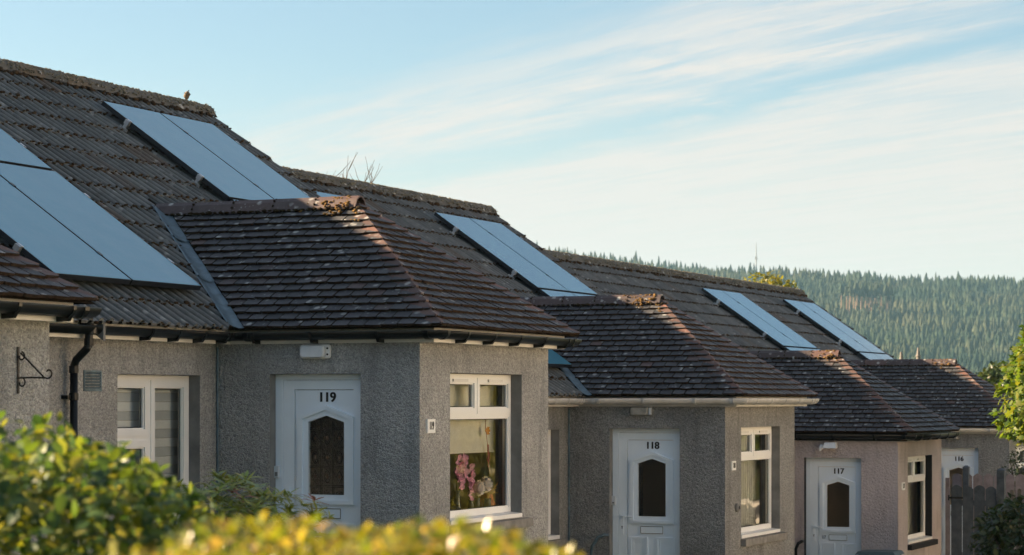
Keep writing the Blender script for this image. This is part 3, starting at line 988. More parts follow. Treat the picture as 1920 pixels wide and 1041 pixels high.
    # soffits
    for (sx0, sx1, sy0, sy1) in ((x0 + .015, xf_n + .02, yf_m + .02, YM + .02), (xf_n + .02, xc + .01, yf_p + .02, yf_m + .02), (xc + .01, xf_f - .02, yf_p + .02, YP + .02), (xf_f - .03, x1 - .015, yf_m + .02, YM + .02)):
        fb.box(sx0, sx1, sy0, sy1, zf + .006, zf + .018)
    obj('fascia', fb, fm, H)
    rg, gc, gz = .064, .070, zf + .092
    prof = [(gc + (rg) * math.cos(t), rg * math.sin(t)) for t in np.linspace(math.pi, 2 * math.pi, 11)]
    prof = [(gc - rg, .008)] + prof + [(gc + rg, .010), (gc + rg - .008, .010), (gc + rg - .008, 0)] + [(gc + (rg - .006) * math.cos(t), (rg - .006) * math.sin(t)) for t in np.linspace(2 * math.pi, math.pi, 11)[1:]]
    gb = sweep(path, outs, prof, gz, True)
    go = obj('gutter', gb, gm, H, smooth=True)
    for p_ in go.data.polygons: p_.use_smooth = len(p_.vertices) == 4
    # brackets, unions
    def bracket(px, py, out, wide=.028, arm=True, name='gutter_bracket'):
        b_ = MB(); o_ = Vector((*out, 0)); s_ = Vector((-out[1], out[0], 0))
        r2 = rg + .007
        ts = np.linspace(math.pi, 2 * math.pi + .12, 10)
        vs = []
        for t in ts:
            for e in (-1, 1):
                for r3 in (r2, rg + .0015):
                    vs.append(Vector((px, py, gz)) + o_ * (gc + r3 * math.cos(t)) + s_ * e * wide / 2 + Vector((0, 0, r3 * math.sin(t))))
        fs = []
        for i in range(9):
            a_, b2 = i * 4, (i + 1) * 4
            fs += [(a_, a_ + 2, b2 + 2, b2), (a_ + 1, b2 + 1, b2 + 3, a_ + 3), (a_, b2, b2 + 1, a_ + 1), (a_ + 2, a_ + 3, b2 + 3, b2 + 2)]
        b_.add(vs, fs)
        if arm:
            B = Vector((px, py, gz))
            for e0, e1 in ((-wide / 2, wide / 2),):
                pr_ = [(-.0, -rg - .030), (gc + .02, -rg - .026), (gc + rg * .75, -rg * .72), (gc, -rg + .004), (gc - rg * .8, -rg * .5), (0, .0)]
                vs = [B + o_ * a_ + s_ * e + Vector((0, 0, h_)) for e in (e0, e1) for a_, h_ in pr_]
                b_.add(vs, [tuple(range(5, -1, -1)), tuple(range(6, 12))] + [(i, (i + 1) % 6, (i + 1) % 6 + 6, i + 6) for i in range(6)])
        obj(name, b_, gm, H)
    arm = gm == 'gutter_black'
    for yy in (10.60, 10.0, 9.33): bracket(xf_n, yy, (-1, 0), .032, arm)
    for i in range(5): bracket(xc + .42 + i * .60, yf_p, (0, -1), .034, arm)
    for xx in (x0 + .75, x0 + 1.2, x0 + 1.62, x0 + 2.02): bracket(xx, yf_m, (0, -1), .034, arm)
    for xx in (xc + LP + .7, xc + LP + 1.6): bracket(xx, yf_m, (0, -1), .034, arm)
    for (px, py, o_) in ((xf_n, yf_p + .02, (-1, 0)), (xf_n + .03, yf_p, (0, -1)), (xf_f - .04, yf_p, (0, -1)), (xf_n, yf_m - .24, (-1, 0)), (xf_n - .16, yf_m, (0, -1))):
        bracket(px, py, o_, .05, False, 'gutter_union')
    # ---- porch roof
    zr, ze = zf + HR, zf + HE
    Ln = math.hypot(LP / 2 + OX, HR - HE); Lh = math.hypot(YA - YE_P, HR - HE)
    cn, sn = (LP / 2 + OX) / Ln, (HR - HE) / Ln
    ch, sh = (YA - YE_P) / Lh, (HR - HE) / Lh
    yv = YE_M + (HR - HE) / TM                     # where the porch ridge meets the main roof
    xa = xc + LP / 2
    rb = MB(); e = .012
    A, B2, C2, D2 = (xc - OX, YE_M, ze - e), (xc - OX, YE_P, ze - e), (xc + LP + OX, YE_P, ze - e), (xc + LP + OX, YE_M, ze - e)
    T1, T2 = (xa, YA, zr - e), (xa, yv, zr - e)
    rb.add([A, B2, C2, D2, T1, T2], [(0, 1, 4, 5), (1, 2, 4), (2, 3, 5, 4)])
    PR = obj('porch_roof', rb, 'underlay', H)
    wu = YE_M - YE_P
    near_poly = [(0.10, 0), (wu, 0), (YE_M - YA, Ln), (YE_M - yv + .10, Ln)]
    near = tiled_face((xc - OX, YE_M, ze), (0, -1, 0), (cn, 0, sn), near_poly, 18, Ln, 500 + k)
    hipf = tiled_face((xc - OX, YE_P, ze), (1, 0, 0), (0, ch, sh), [(0, 0), (LP + 2 * OX, 0), (LP / 2 + OX, Lh)], 18, Lh, 600 + k)
    far = tiled_face((xc + LP + OX, YE_P, ze), (0, 1, 0), (-cn, 0, sn), [(0, 0), (wu - .1, 0), (yv - YE_P - .1, Ln), (YA - YE_P, Ln)], 18, Ln, 700 + k)
    if opt['detail']:
        rest_ = sorted(hipf, key=lambda r: r[0].length)
        place_recs(near + rest_ + far, min(300, len(near) + len(hipf)), 'plain_tile', PR, 'tile')
    else:
        place_recs(near + hipf + far, 0, 'plain_tile', PR, 'tile')
    # hip tiles, one per course on both hips
    g_n, g_h = Ln / 18, Lh / 18
    for sx in (-1, 1):
        for r in range(18):
            f0, f1 = r / 18 - .004, min(1.0, (r + 1.25) / 18)
            def onhip(f, lift): 
                x_ = (xc - OX if sx < 0 else xc + LP + OX) * (1 - f) + xa * f
                return Vector((x_, YE_P * (1 - f) + YA * f, ze * (1 - f) + zr * f + lift))
            wdt = q.uniform(.19, .25)
            h = MB()
            vs = []
            for f, lf in ((f0, .046), (f1, .020)):
                c_ = onhip(f, lf)
                wd_ = min(wdt, (1 - f) * 1.3 + .02)
                pa = c_ + Vector((0, wd_, -.016))                   # along the near/far slope (level course line)
                pb = c_ + Vector((wd_ * -sx, 0, -.016))             # along the street slope
                vs += [pa, c_, pb, pa + Vector((0, 0, -.016)), c_ + Vector((0, 0, -.018)), pb + Vector((0, 0, -.016))]
            h.add(vs, [(0, 1, 7, 6), (1, 2, 8, 7), (3, 4, 1, 0), (4, 5, 2, 1), (3, 0, 6, 9), (2, 5, 11, 8)])
            obj('hip_tile', h, 'tile_red', PR)
    # ridge
    nrt = 5
    ylist = np.linspace(yv + .03, YA - .06, nrt + 1)
    for i in range(nrt):
        y0_, y1_ = ylist[i], ylist[i + 1] + .004
        t = MB(); lift = q.uniform(.0, .006)
        pr_ = [(-.135, -.112), (-.082, -.014), (-.03, .022), (.03, .022), (.082, -.014), (.135, -.112)]
        vs = [(xa + a_, y_, zr + .045 + h_ + lift) for y_ in (y0_ , y1_) for a_, h_ in pr_] + [(xa + a_ * .9, y_, zr + .03 + h_ + lift) for y_ in (y0_, y1_) for a_, h_ in pr_]
        fs = [(j, j + 1, 7 + j, 6 + j) for j in range(5)] + [(12 + j, 13 + j, j + 1, j) for j in range(5)] + [(18 + j + 1, 18 + j, 6 + j, 7 + j) for j in range(5)]
        t.add(vs, fs); obj('ridge_tile', t, 'tile_ridge', PR)
    mt = MB()
    for y_ in ylist[1:-1]:
        for a_, h_ in ((-.11, -.05), (-.08, 0), (-.03, .02), (.03, .02), (.09, -.02)): lump(mt, (xa + a_, y_, zr + .045 + h_), .016, (1, .8, .8))
    for y_ in np.arange(YA - .1, yv, .07):
        for sx in (-1,): lump(mt, (xa + sx * .128 + q.uniform(-.01, .01), y_, zr - .055), q.uniform(.018, .03), (1, 1.5, .7))
    # bedding moss in the joints of the tile courses
    for r in range(19):
        v = r * g_n
        n_ = int((wu + 1.8 * r / 18) / .05)
        for i in range(n_):
            if q.random() < .2: continue
            u = (YE_M - yv) * r / 18 + (wu * (1 - r / 18) + (YE_M - YA - (YE_M - yv)) * r / 18) * (i + q.random()) / n_ + 0.03
            lump(mt, (xc - OX + cn * v - .004, YE_M - u, ze + sn * v + .012), q.uniform(.008, .016), (1, 1.8, .8))
        vh = r * g_h
        wv = (LP + 2 * OX) * (1 - r / 18)
        for i in range(int(wv / .05)):
            if q.random() < .3: continue
            lump(mt, (xc - OX + (LP / 2 + OX) * r / 18 + wv * q.random(), YE_P + ch * vh - .004, ze + sh * vh + .012), q.uniform(.008, .015), (1.8, 1, .8))
    mo = obj('moss_bedding', mt, 'moss_dark', PR, smooth=True); mo['kind'] = 'stuff'
    # bright moss cushions near the ridge end
    mg = MB()
    nm = q.choice((55, 75, 95))
    for i in range(nm):
        t = abs(q.gauss(0, .22))
        y_ = YA + .02 + t
        a_ = q.gauss(-.05, .075)
        h_ = .062 - max(0, abs(a_) - .04) * .95
        lump(mg, (xa + a_, y_, zr + h_), q.uniform(.008, .022) * (1.15 - min(.6, t)), (1, 1.2, .8), 0, .45)
    for i in range(nm // 3):
        f = 1 - abs(q.gauss(0, .09)); u = abs(q.gauss(0, .28))
        s_ = Vector((xc - OX, YE_P, ze)).lerp(Vector((xa, YA, zr)), f)
        lump(mg, (s_.x - .012, s_.y + u + .04, s_.z + .028), q.uniform(.007, .018), (1, 1.3, .8), 0, .45)
    mo = obj('moss_cushions', mg, 'moss_gold', PR, smooth=True); mo['kind'] = 'stuff'
    # ---- lead valley
    vdir = Vector((LP / 2 + OX, yv - YE_M, HR - HE))
    vb = Vector((xc - OX, YE_M, ze))
    nmain = Vector((0, -TM, 1)).normalized()
    side = nmain.cross(vdir.normalized()); side = side if side.x < 0 else -side
    for i, (f0, f1) in enumerate(((-.03, .36), (.34, .70), (.68, .99))):
        ld = MB(); vs = []
        nn = 7
        for j in range(nn + 1):
            p = vb + vdir * (f0 + (f1 - f0) * j / nn)
            up_ = nmain * (.030 + .012 * (1 - j / nn))
            for a_, h_ in ((-.03, .03), (.02, .004), (.07, .0), (.125, .004), (.15, .022), (.16, .012)):
                vs.append(p + side * (a_ + q.uniform(-.003, .003)) + up_ + nmain * (h_ + q.uniform(-.003, .003)))
        ld.add(vs, [(j * 6 + a_, j * 6 + a_ + 1, (j + 1) * 6 + a_ + 1, (j + 1) * 6 + a_) for j in range(nn) for a_ in range(5)])
        obj('lead_sheet', ld, 'lead', H, smooth=True)
    # ---- main roof
    Lm = math.hypot(YR - YE_M, HM - HE); cm, sm = (YR - YE_M) / Lm, (HM - HE) / Lm
    zr2 = zf + HM
    mr = MB()
    yb = 2 * YR - YE_M
    mr.add([(x0, YE_M, ze - .006), (x1, YE_M, ze - .006), (x1, YR, zr2 - .006), (x0, YR, zr2 - .006), (x1, yb, ze), (x0, yb, ze)], [(0, 1, 2, 3), (3, 2, 4, 5)])
    MR = obj('main_roof', mr, 'underlay', H)
    vtop = (HR - HE) / sm
    rotm = frame_rot(Vector((1, 0, 0)), Vector((0, cm, sm)), Vector((0, -sm, cm)))
    pan = opt['panels']
    recs, mossl, hidden = [], MB(), []
    ncol = int(round((x1 - x0) / IW)); wcol = (x1 - x0) / ncol
    if ('std', 0) not in _main_cache:
        for s in range(5):
            vs, fs = roll_tile_geo(seed=s)
            _main_cache[('std', s)] = (MB().add(vs, fs).mesh('interlocking_tile', 'tile_main'), vs, fs)
    for r in range(INR):
        v0 = r * IG - .03
        for c in range(ncol):
            ua = x0 + c * wcol
            vc = v0 + IG / 2; uc = ua + wcol / 2
            f = max(0.0, 1 - vc / vtop)
            hw = (LP / 2 + OX) * f
            fl = max(0.0, 1 - v0 / vtop) * (LP / 2 + OX); fh = max(0.0, 1 - (v0 + IG) / vtop) * (LP / 2 + OX)
            lead = .135
            org = Vector((ua, YE_M + cm * v0, ze + sm * v0))
            s = q.randrange(5)
            if v0 < vtop and abs(uc - xa) < hw - .12: continue
            cross = v0 < vtop and ua < xa + fl + lead and ua + wcol > xa - fl - lead
            me_, vs, fs = _main_cache[('std', s)]
            if cross:
                bm = bmesh.new()
                bv = [bm.verts.new(v) for v in vs]
                for f_ in fs:
                    try: bm.faces.new([bv[i] for i in f_])
                    except ValueError: pass
                sx = -1 if uc < xa else 1
                # valley line in local coords
                pu = xa + sx * (LP / 2 + OX) - ua; pv_ = -v0
                du, dv = -sx * (LP / 2 + OX), vtop
                nrm = Vector((sx * dv, sx * -du if False else (dv and 0) , 0))
                nrm = Vector((dv * sx, -du * sx, 0)).normalized()
                co = Vector((pu, pv_, 0)) + nrm * lead
                bmesh.ops.bisect_plane(bm, geom=bm.verts[:] + bm.edges[:] + bm.faces[:], plane_co=co, plane_no=-nrm, clear_outer=True)
                bm.verts.ensure_lookup_table()
                if len(bm.faces) == 0: bm.free(); continue
                bm.verts.index_update()
                vs = [tuple(v.co) for v in bm.verts]; fs = [tuple(v.index for v in f_.verts) for f_ in bm.faces]
                bm.free()
                me_ = None
            und = any(a_ + .12 < uc < b_ - .1 and s0 + .0 < (Lm - vc) < s1 for a_, b_, s0, s1 in pan)
            (hidden if und or c > opt['see_to'] else recs).append((org, rotm, me_, vs, fs))
            # moss along the lower edge
            for j in range(10):
                mu = ua + .03 * j + .012 + q.uniform(-.015, .015)
                if q.random() < .12: continue
                if v0 < vtop and abs(mu - xa) < fl + lead + .01: continue
                if r == 0 and q.random() < .7: continue
                on = (mu - ua - .03) % .15 < .064
                p = Vector((mu, YE_M + cm * (v0 - .006), ze + sm * (v0 - .006))) + Vector((0, -sm, cm)) * ((.046 if on else .016) + q.uniform(-.006, .012))
                lump(mossl, p, q.uniform(.009, .020), (1.3, 1.1, .8), 0, .45)
    recs.sort(key=lambda r_: r_[0].length)
    if not opt['detail']: recs, hidden = [], recs + hidden
    vis = recs[:300]
    place_recs(vis + recs[300:] + hidden, len(vis), 'interlocking_tile', MR, 'tile_main')
    o_ = obj('roof_moss', mossl, 'moss', MR, smooth=True); o_['kind'] = 'stuff'
    # verge: bargeboard on the downhill gable
    vg = MB()
    vg.hexa([(x1 - .02, YE_M - .02, ze - .16), (x1 + .012, YE_M - .02, ze - .16), (x1 + .012, YR, zr2 - .16), (x1 - .02, YR, zr2 - .16),
             (x1 - .02, YE_M - .02, ze + .01), (x1 + .012, YE_M - .02, ze + .01), (x1 + .012, YR, zr2 + .01), (x1 - .02, YR, zr2 + .01)])
    obj('verge_board', vg, 'reveal', H)
    # ridge tiles + lichen
    nrt = 19
    xl = np.linspace(x0, x1, nrt + 1)
    lm, lm2 = MB(), MB()
    for i in range(nrt):
        t = MB(); lift = q.uniform(-.004, .008)
        pr_ = [(-.15, -.085), (-.115, -.01), (-.06, .045), (0, .062), (.06, .045), (.115, -.01), (.15, -.085)]
        vs = [(x_, YR + a_, zr2 + .04 + h_ + lift) for x_ in (xl[i], xl[i + 1] + .004) for a_, h_ in pr_]
        fs = [(j, 7 + j, 8 + j, j + 1) for j in range(6)] + [tuple(range(6, -1, -1)), tuple(range(7, 14))]
        t.add(vs, fs); obj('ridge_tile', t, 'tile_main_ridge', MR)
    for i in range(int(PITCH * 190)):
        x_ = q.uniform(x0, x1); a_ = q.uniform(-.16, .10)
        h_ = .062 - max(0, abs(a_) - .03) ** 1.2 * 1.25
        lump(lm, (x_, YR + a_, zr2 + .038 + h_), q.uniform(.007, .017), (1.2, 1.2, .75), 0, .45)
    for i in range(int(PITCH * 26)):
        lump(lm2, (q.uniform(x0, x1), YR - .165 + q.uniform(-.03, .03), zr2 - .06 + q.uniform(-.025, .02)), q.uniform(.014, .032), (1.2, 1, .8), 0, .45)
    o_ = obj('ridge_lichen', lm, 'lichen', MR, smooth=True); o_['kind'] = 'stuff'
    o_ = obj('ridge_moss', lm2, 'moss', MR, smooth=True); o_['kind'] = 'stuff'
    return H, xc

# ------------------------------------------------------------------ solar arrays
LMAIN = math.hypot(YR - (YM - OE), HM - HE)
CM_, SM_ = (YR - (YM - OE)) / LMAIN, (HM - HE) / LMAIN
def solar(zf, cols, label, rows=((.68, 2.64), (2.685, 4.645)), w=1.145):
    zr2 = zf + HM
    def P(x, s, n): return (x, YR - CM_ * s - SM_ * n, zr2 - SM_ * s + CM_ * n)
    cx = cols[0]
    A = empty('solar_array', P(cx, rows[-1][1], .06), label, 'solar panels', 'solar panel arrays on the cottage roofs')
    def pb(mb, x0, x1, s0, s1, n0, n1):
        mb.hexa([P(x0, s1, n0), P(x1, s1, n0), P(x1, s0, n0), P(x0, s0, n0), P(x0, s1, n1), P(x1, s1, n1), P(x1, s0, n1), P(x0, s0, n1)])
    xe = cols[-1] + w
    for (s0, s1) in rows:
        for sr in (s0 + .42, s1 - .42):
            r_ = MB(); pb(r_, cx - .035, xe + .03, sr - .02, sr + .02, .062, .099); obj('mounting_rail', r_, 'alu', A)
            for xx in (cx - .02, xe + .018):
                cl = MB(); pb(cl, xx - .022, xx + .022, sr - .03, sr + .03, .0995, .150)
                pb(cl, xx - (.0 if xx > cx else .022), xx + (.022 if xx > cx else .0), sr - .055, sr + .055, .03, .062)
                sg = 1 if xx < cx + .01 else -1
                pb(cl, min(xx, xx + sg * .03), max(xx, xx + sg * .03), sr - .03, sr + .03, .1505, .156)
                obj('end_clamp', cl, 'alu', A)
        for x in cols:
            f = MB(); b = .011
            pb(f, x, x + b, s0, s1, .100, .148); pb(f, x + w - b, x + w, s0, s1, .100, .148)
            pb(f, x + b, x + w - b, s0, s0 + b, .100, .148); pb(f, x + b, x + w - b, s1 - b, s1, .100, .148)
            pb(f, x + b, x + w - b, s0 + b, s1 - b, .101, .110)
            o = obj('solar_panel', f, 'panel_frame', A)
            g = MB(); pb(g, x + b - .004, x + w - b + .004, s0 + b - .004, s1 - b + .004, .112, .1495); obj('panel_glass', g, 'solar', o)
        for xa, xb in zip(cols[:-1], cols[1:]):
            for sr in (s0 + .42, s1 - .42):
                cl = MB(); pb(cl, xa + w - .012, xb + .012, sr - .03, sr + .03, .1505, .155); pb(cl, xa + w + .004, xb - .004, sr - .03, sr + .03, .0995, .1505); obj('mid_clamp', cl, 'panel_frame', A)
    return A

arrayA = [(15.93, 2)]
def cols(x): return [x, x + 1.168]
OPTS = {
    -1: dict(label='left edge cottage with black gutter and scrolled iron bracket on its wall', wall='harl_grey', reveal='reveal', sill='stone', num='', door='clear', gutter='gutter_black', fascia='fascia', panels=[], detail=True, see_to=99),
    0: dict(label='grey pebble-dashed cottage with black gutters and 119 on its door', wall='harl_grey', reveal='reveal', sill='stone', num='119', door='lead', gutter='gutter_black', fascia='fascia', panels=[(15.93, 18.25, .68, 4.6), (21.51, 23.83, .68, 4.6)], detail=True, see_to=99),
    1: dict(label='darker grey pebble-dashed cottage with white gutters and 118 on its door', wall='harl_dark', reveal='reveal', sill='stone', num='118', door='clear', gutter='gutter_white', fascia='gutter_white', panels=[(24.95, 27.27, .68, 4.6), (30.02, 32.34, .68, 4.6)], detail=True, see_to=99),
    2: dict(label='pink painted cottage with black window reveals and 117 on its door', wall='harl_pink', reveal='black_paint', sill='black_paint', num='117', door='dark', gutter='gutter_black', fascia='gutter_black', panels=[], detail=True, see_to=99),
    3: dict(label='farthest grey cottage behind the picket gate with 116 on its door', wall='harl_dark', reveal='reveal', sill='stone', num='116', door='dark', gutter='gutter_white', fascia='gutter_white', panels=[(41.85, 44.17, .68, 4.6), (47.15, 49.47, .68, 4.6)], detail=True, see_to=99),
}
HS = {}
for k in (-1, 0, 1, 2, 3):
    HS[k], _ = cottage(k, ZF[k], OPTS[k])
solar(ZF[0], cols(15.93), 'four solar panels at the left edge, nearest array, above the black gutter')
solar(ZF[0], cols(21.51), 'solar panels just left of the bird on the highest ridge')
solar(ZF[1], cols(24.95), 'solar panels mostly hidden behind the mossy ridge end of the 119 porch roof')
solar(ZF[1], cols(30.02), 'solar panels on the middle roof above the 118 porch ridge')
solar(ZF[3], cols(41.85), 'solar panels on the far roof above the 117 porch ridge')
solar(ZF[3], cols(47.15), 'farthest narrow solar panels at the end of the last roof')

# ------------------------------------------------------------------ fittings on the walls
c119, c118, c117, c116 = (XC0 + PITCH * k for k in range(4))
def rbox(mb, c, half, r=.25, axis=0):
    """box with rounded outline across the given axis"""
    hx, hy, hz = half
    oth = [i for i in range(3) if i != axis]
    ha, hb_ = half[oth[0]], half[oth[1]]
    rr = min(ha, hb_) * r * 2
    pts = []
    for sx, sy, t0 in ((1, 1, 0), (-1, 1, 90), (-1, -1, 180), (1, -1, 270)):
        for t in (0, 30, 60, 90):
            pts.append((sx * (ha - rr) + rr * math.cos(R(t0 + t)), sy * (hb_ - rr) + rr * math.sin(R(t0 + t))))
    n = len(pts)
    vs = []
    for lev, sc in ((-1, 1.0), (.55, 1.0), (1, .88)):
        for a, b in pts:
            v = [0, 0, 0]; v[axis] = -half[axis] * lev; v[oth[0]] = a * sc; v[oth[1]] = b * sc
            vs.append((c[0] + v[0], c[1] + v[1], c[2] + v[2]))
    fs = [(l * n + i, l * n + (i + 1) % n, (l + 1) * n + (i + 1) % n, (l + 1) * n + i) for l in range(2) for i in range(n)]
    fs.append(tuple(2 * n + i for i in range(n)))
    mb.add(vs, fs)
M['lamp_white'] = plain('milky_lamp_cover', (0.66, 0.68, 0.70), .35, .06, 12)
M['lamp_dim'] = plain('smoky_lamp_cover', (0.30, 0.29, 0.26), .2, .25, 14)
t = empty('wall_light', (c119, 10.026, .39), 'white oblong wall light under the eave above the 119 door', 'light', 'lights above the cottage doors')
mb = MB(); rbox(mb, (c119 - .018, 10.026, .452), (.018, .15, .064), .2); obj('base', mb, 'upvc', t)
mb = MB(); rbox(mb, (c119 - .058, 10.036, .452), (.026, .125, .056), .28); obj('cover', mb, 'lamp_white', t)
for zz in (.425, .48):
    mb = MB(); mb.tube([(c119 - .036, 9.894, zz), (c119 - .044, 9.894, zz)], .009, 8); obj('screw', mb, 'black_print', t)
t = empty('wall_light', (c118, 10.075, -.185), 'smoky glass wall light with dark casing above the 118 door', 'light', 'lights above the cottage doors')
mb = MB(); rbox(mb, (c118 - .018, 10.075, -.122), (.018, .15, .062), .12); obj('casing', mb, 'reveal', t)
mb = MB(); rbox(mb, (c118 - .055, 10.095, -.122), (.022, .115, .048), .2); obj('cover', mb, 'lamp_dim', t)
mb = MB(); mb.box(c118 - .05, c118 - .037, 9.935, 9.97, -.165, -.08); obj('end_plate', mb, 'lamp_white', t)
t = empty('floodlight', (c117, 10.08, -.77), 'small white floodlight tilted beneath the black eave above the 117 door', 'light', 'lights above the cottage doors')
mb = MB(); mb.box(c117 - .03, c117 - .001, 10.02, 10.10, -.72, -.64); obj('bracket', mb, 'reveal', t)
mb = MB(); mb.hexa([(c117 - .17, 9.94, -.745), (c117 - .05, 9.94, -.73), (c117 - .05, 10.16, -.73), (c117 - .17, 10.16, -.745), (c117 - .14, 9.96, -.655), (c117 - .04, 9.96, -.65), (c117 - .04, 10.14, -.65), (c117 - .14, 10.14, -.655)]); obj('housing', mb, 'lamp_white', t)
mb = MB(); mb.tube([(c117 - .06, 10.2, -.70), (c117 - .09, 10.215, -.745), (c117 - .10, 10.22, -.79)], [.035, .032, .012], 8); obj('sensor', mb, 'upvc', t)
t = empty('wall_light', (c116, 10.08, -.75), 'dark wall light in the eave shade above the farthest door', 'light', 'lights above the cottage doors')
mb = MB(); rbox(mb, (c116 - .02, 10.08, -.69), (.02, .14, .055), .15); obj('casing', mb, 'reveal', t)
mb = MB(); rbox(mb, (c116 - .055, 10.08, -.69), (.02, .11, .045), .2); obj('cover', mb, 'lamp_dim', t)

def plaque(xa, xb, zc, h, txt, label):
    t = empty('number_plaque', ((xa + xb) / 2, YP, zc - h / 2), label, 'sign', 'number plaques beside the porch windows')
    mb = MB(); mb.box(xa, xb, YP - .018, YP - .001, zc - h / 2, zc + h / 2); obj('plate', mb, 'upvc', t)
    if txt:
        tm = text_mesh(txt, h * .80, .0008)
        link('digits', tm, t, ((xa + xb) / 2, YP - .0195, zc), Matrix(((.62, 0, 0), (0, 0, -1), (0, 1, 0))))
plaque(18.585, 18.745, -.222, .125, '119', 'white 119 plaque left of the porch window with flowers')
plaque(27.275, 27.425, -.80, .115, '118', 'small white 118 plaque on the wall left of the 118 window')
plaque(35.85, 36.03, -1.345, .125, '117', 'white plaque on the pink wall beside the narrow window')
t = empty('wall_vent_cover', (27.47, YP, -1.37), 'round brown vent cap on the wall left of the 118 window', 'vent')
mb = MB(); mb.tube([(27.47, YP - .001, -1.327), (27.47, YP - .03, -1.327), (27.47, YP - .045, -1.327)], [.055, .055, .035], 16); obj('cap', mb, 'stone', t)
mb = MB(); mb.tube([(27.47, YP - .046, -1.327), (27.47, YP - .052, -1.327)], .022, 12); obj('boss', mb, 'iron', t)
for (xx, yy, zz, lab, blk) in ((c119 + .10, 10.487, -.70, 'grey doorbell box on the left frame of the 119 door', 1), (c118 + .10, 10.49, -1.30, 'small white doorbell on the left frame of the 118 door', 0)):
    t = empty('doorbell', (xx, yy, zz), lab, 'doorbell', 'doorbells on the door frames')
    mb = MB(); rbox(mb, (xx - .014, yy, zz + .05), (.012, .026, .058), .2); obj('case', mb, 'lamp_white', t)
    mb = MB(); mb.box(xx - .030, xx - .0265, yy - .014, yy + .014, zz + .012, zz + (.05 if blk else .03)); obj('button', mb, 'reveal', t)

# louvred vent in the main wall of 119
vn = MB(); bars(vn, 16.285, 16.545, .085, .262, .016, YM - .012, YM - .001)
V_ = obj('wall_vent', vn, 'lead', HS[0])
for i in range(6):
    z0 = .104 + i * .0245
    mb = MB(); mb.hexa([(16.302, YM - .016, z0), (16.528, YM - .016, z0), (16.528, YM - .002, z0 + .014), (16.302, YM - .002, z0 + .014), (16.302, YM - .016, z0 + .004), (16.528, YM - .016, z0 + .004), (16.528, YM - .002, z0 + .018), (16.302, YM - .002, z0 + .018)])
    obj('louvre', mb, 'lead', V_)
# drainpipe with swan neck
dp = MB()
px_, gy = 16.04, 10.847
dp.tube([(px_, gy, .60), (px_, gy, .47)], .035, 12)
dp.tube([(px_, gy, .47), (px_, gy + .02, .435), (px_, 10.97, .345), (px_, 10.995, .29)], .034, 12)
dp.tube([(px_, 10.995, .29), (px_, 10.995, -2.0)], .033, 12)
D_ = obj('drainpipe', dp, 'gutter_black', HS[0], smooth=True)
for zz, yy, r_2 in ((.49, gy, .041), (.265, 10.995, .040), (.04, 10.995, .039)):
    mb = MB(); mb.tube([(px_, yy, zz - .03), (px_, yy, zz + .03)], r_2, 12); obj('pipe_collar', mb, 'gutter_black', D_, smooth=False)
mb = MB(); mb.box(px_ - .08, px_ - .03, 11.0, 11.066, .02, .05); mb.box(px_ + .03, px_ + .06, 11.0, 11.066, .02, .05); obj('pipe_bracket', mb, 'gutter_black', D_)
mb = MB(); mb.tube([(px_, gy, .67), (px_, gy, .56)], .072, 16); obj('gutter_outlet', mb, 'gutter_black', HS[0])
mb = MB(); mb.tube([(c119 - .018, YM - .014, .50), (c119 - .016, YM - .014, -1.9)], .011, 8); obj('cable_conduit', mb, 'lead', HS[0])
mb = MB(); mb.tube([(c118 - .018, YM - .014, -.09), (c118 - .016, YM - .014, -2.5)], .011, 8); obj('cable_conduit', mb, 'lead', HS[1])

# scrolled bracket on the nearest wall
t = empty('hanging_bracket', (12.47, YP, .06), 'black scrolled iron hanging-basket bracket on the nearest wall', 'bracket')
B_ = lambda o, z: (12.47, YP - .004 - o, z)
mb = MB(); mb.hexa([(12.46, YP - .008, .05), (12.48, YP - .008, .05), (12.48, YP - .001, .05), (12.46, YP - .001, .05), (12.46, YP - .008, .355), (12.48, YP - .008, .355), (12.48, YP - .001, .355), (12.46, YP - .001, .355)]); obj('wall_bar', mb, 'iron', t)
mb = MB(); mb.tube([B_(.0, .152), B_(.10, .155), B_(.21, .152)], .006, 6); obj('arm', mb, 'iron', t)
mb = MB(); mb.tube([B_(.02, .315), B_(.05, .29), B_(.20, .158)], .006, 6); obj('brace', mb, 'iron', t)
def scroll(cx_, cz_, r0, r1, t0, t1):
    mb = MB(); mb.tube([B_(cx_ + (r0 + (r1 - r0) * i / 16) * math.cos(t0 + (t1 - t0) * i / 16), cz_ + (r0 + (r1 - r0) * i / 16) * math.sin(t0 + (t1 - t0) * i / 16)) for i in range(17)], .0055, 6)
    obj('scroll', mb, 'iron', t)
scroll(.235, .185, .040, .012, -2.2, 2.6)
scroll(.024, .292, .032, .012, 1.4, -3.6)
scroll(.026, .120, .036, .012, 1.6, -3.4)

# grab rails
t = tag(obj('grab_rail', MB().tube([(c118 - .005, 10.53, -1.68), (c118 - .09, 10.55, -1.68), (c118 - .12, 10.62, -1.71), (c118 - .12, 10.70, -1.82), (c118 - .12, 10.72, -2.0), (c118 - .12, 10.72, -2.45)], .022, 10), 'lead', smooth=True), 'curved pale grey grab rail beside the 118 door', 'handrail')
t = tag(obj('grab_rail', MB().tube([(c117 - .005, 10.53, -2.24), (c117 - .07, 10.54, -2.24), (c117 - .10, 10.58, -2.27), (c117 - .10, 10.62, -2.36), (c117 - .10, 10.62, -3.0)], .026, 10), 'gutter_black', smooth=True), 'black grab rail beside the 117 door', 'handrail')

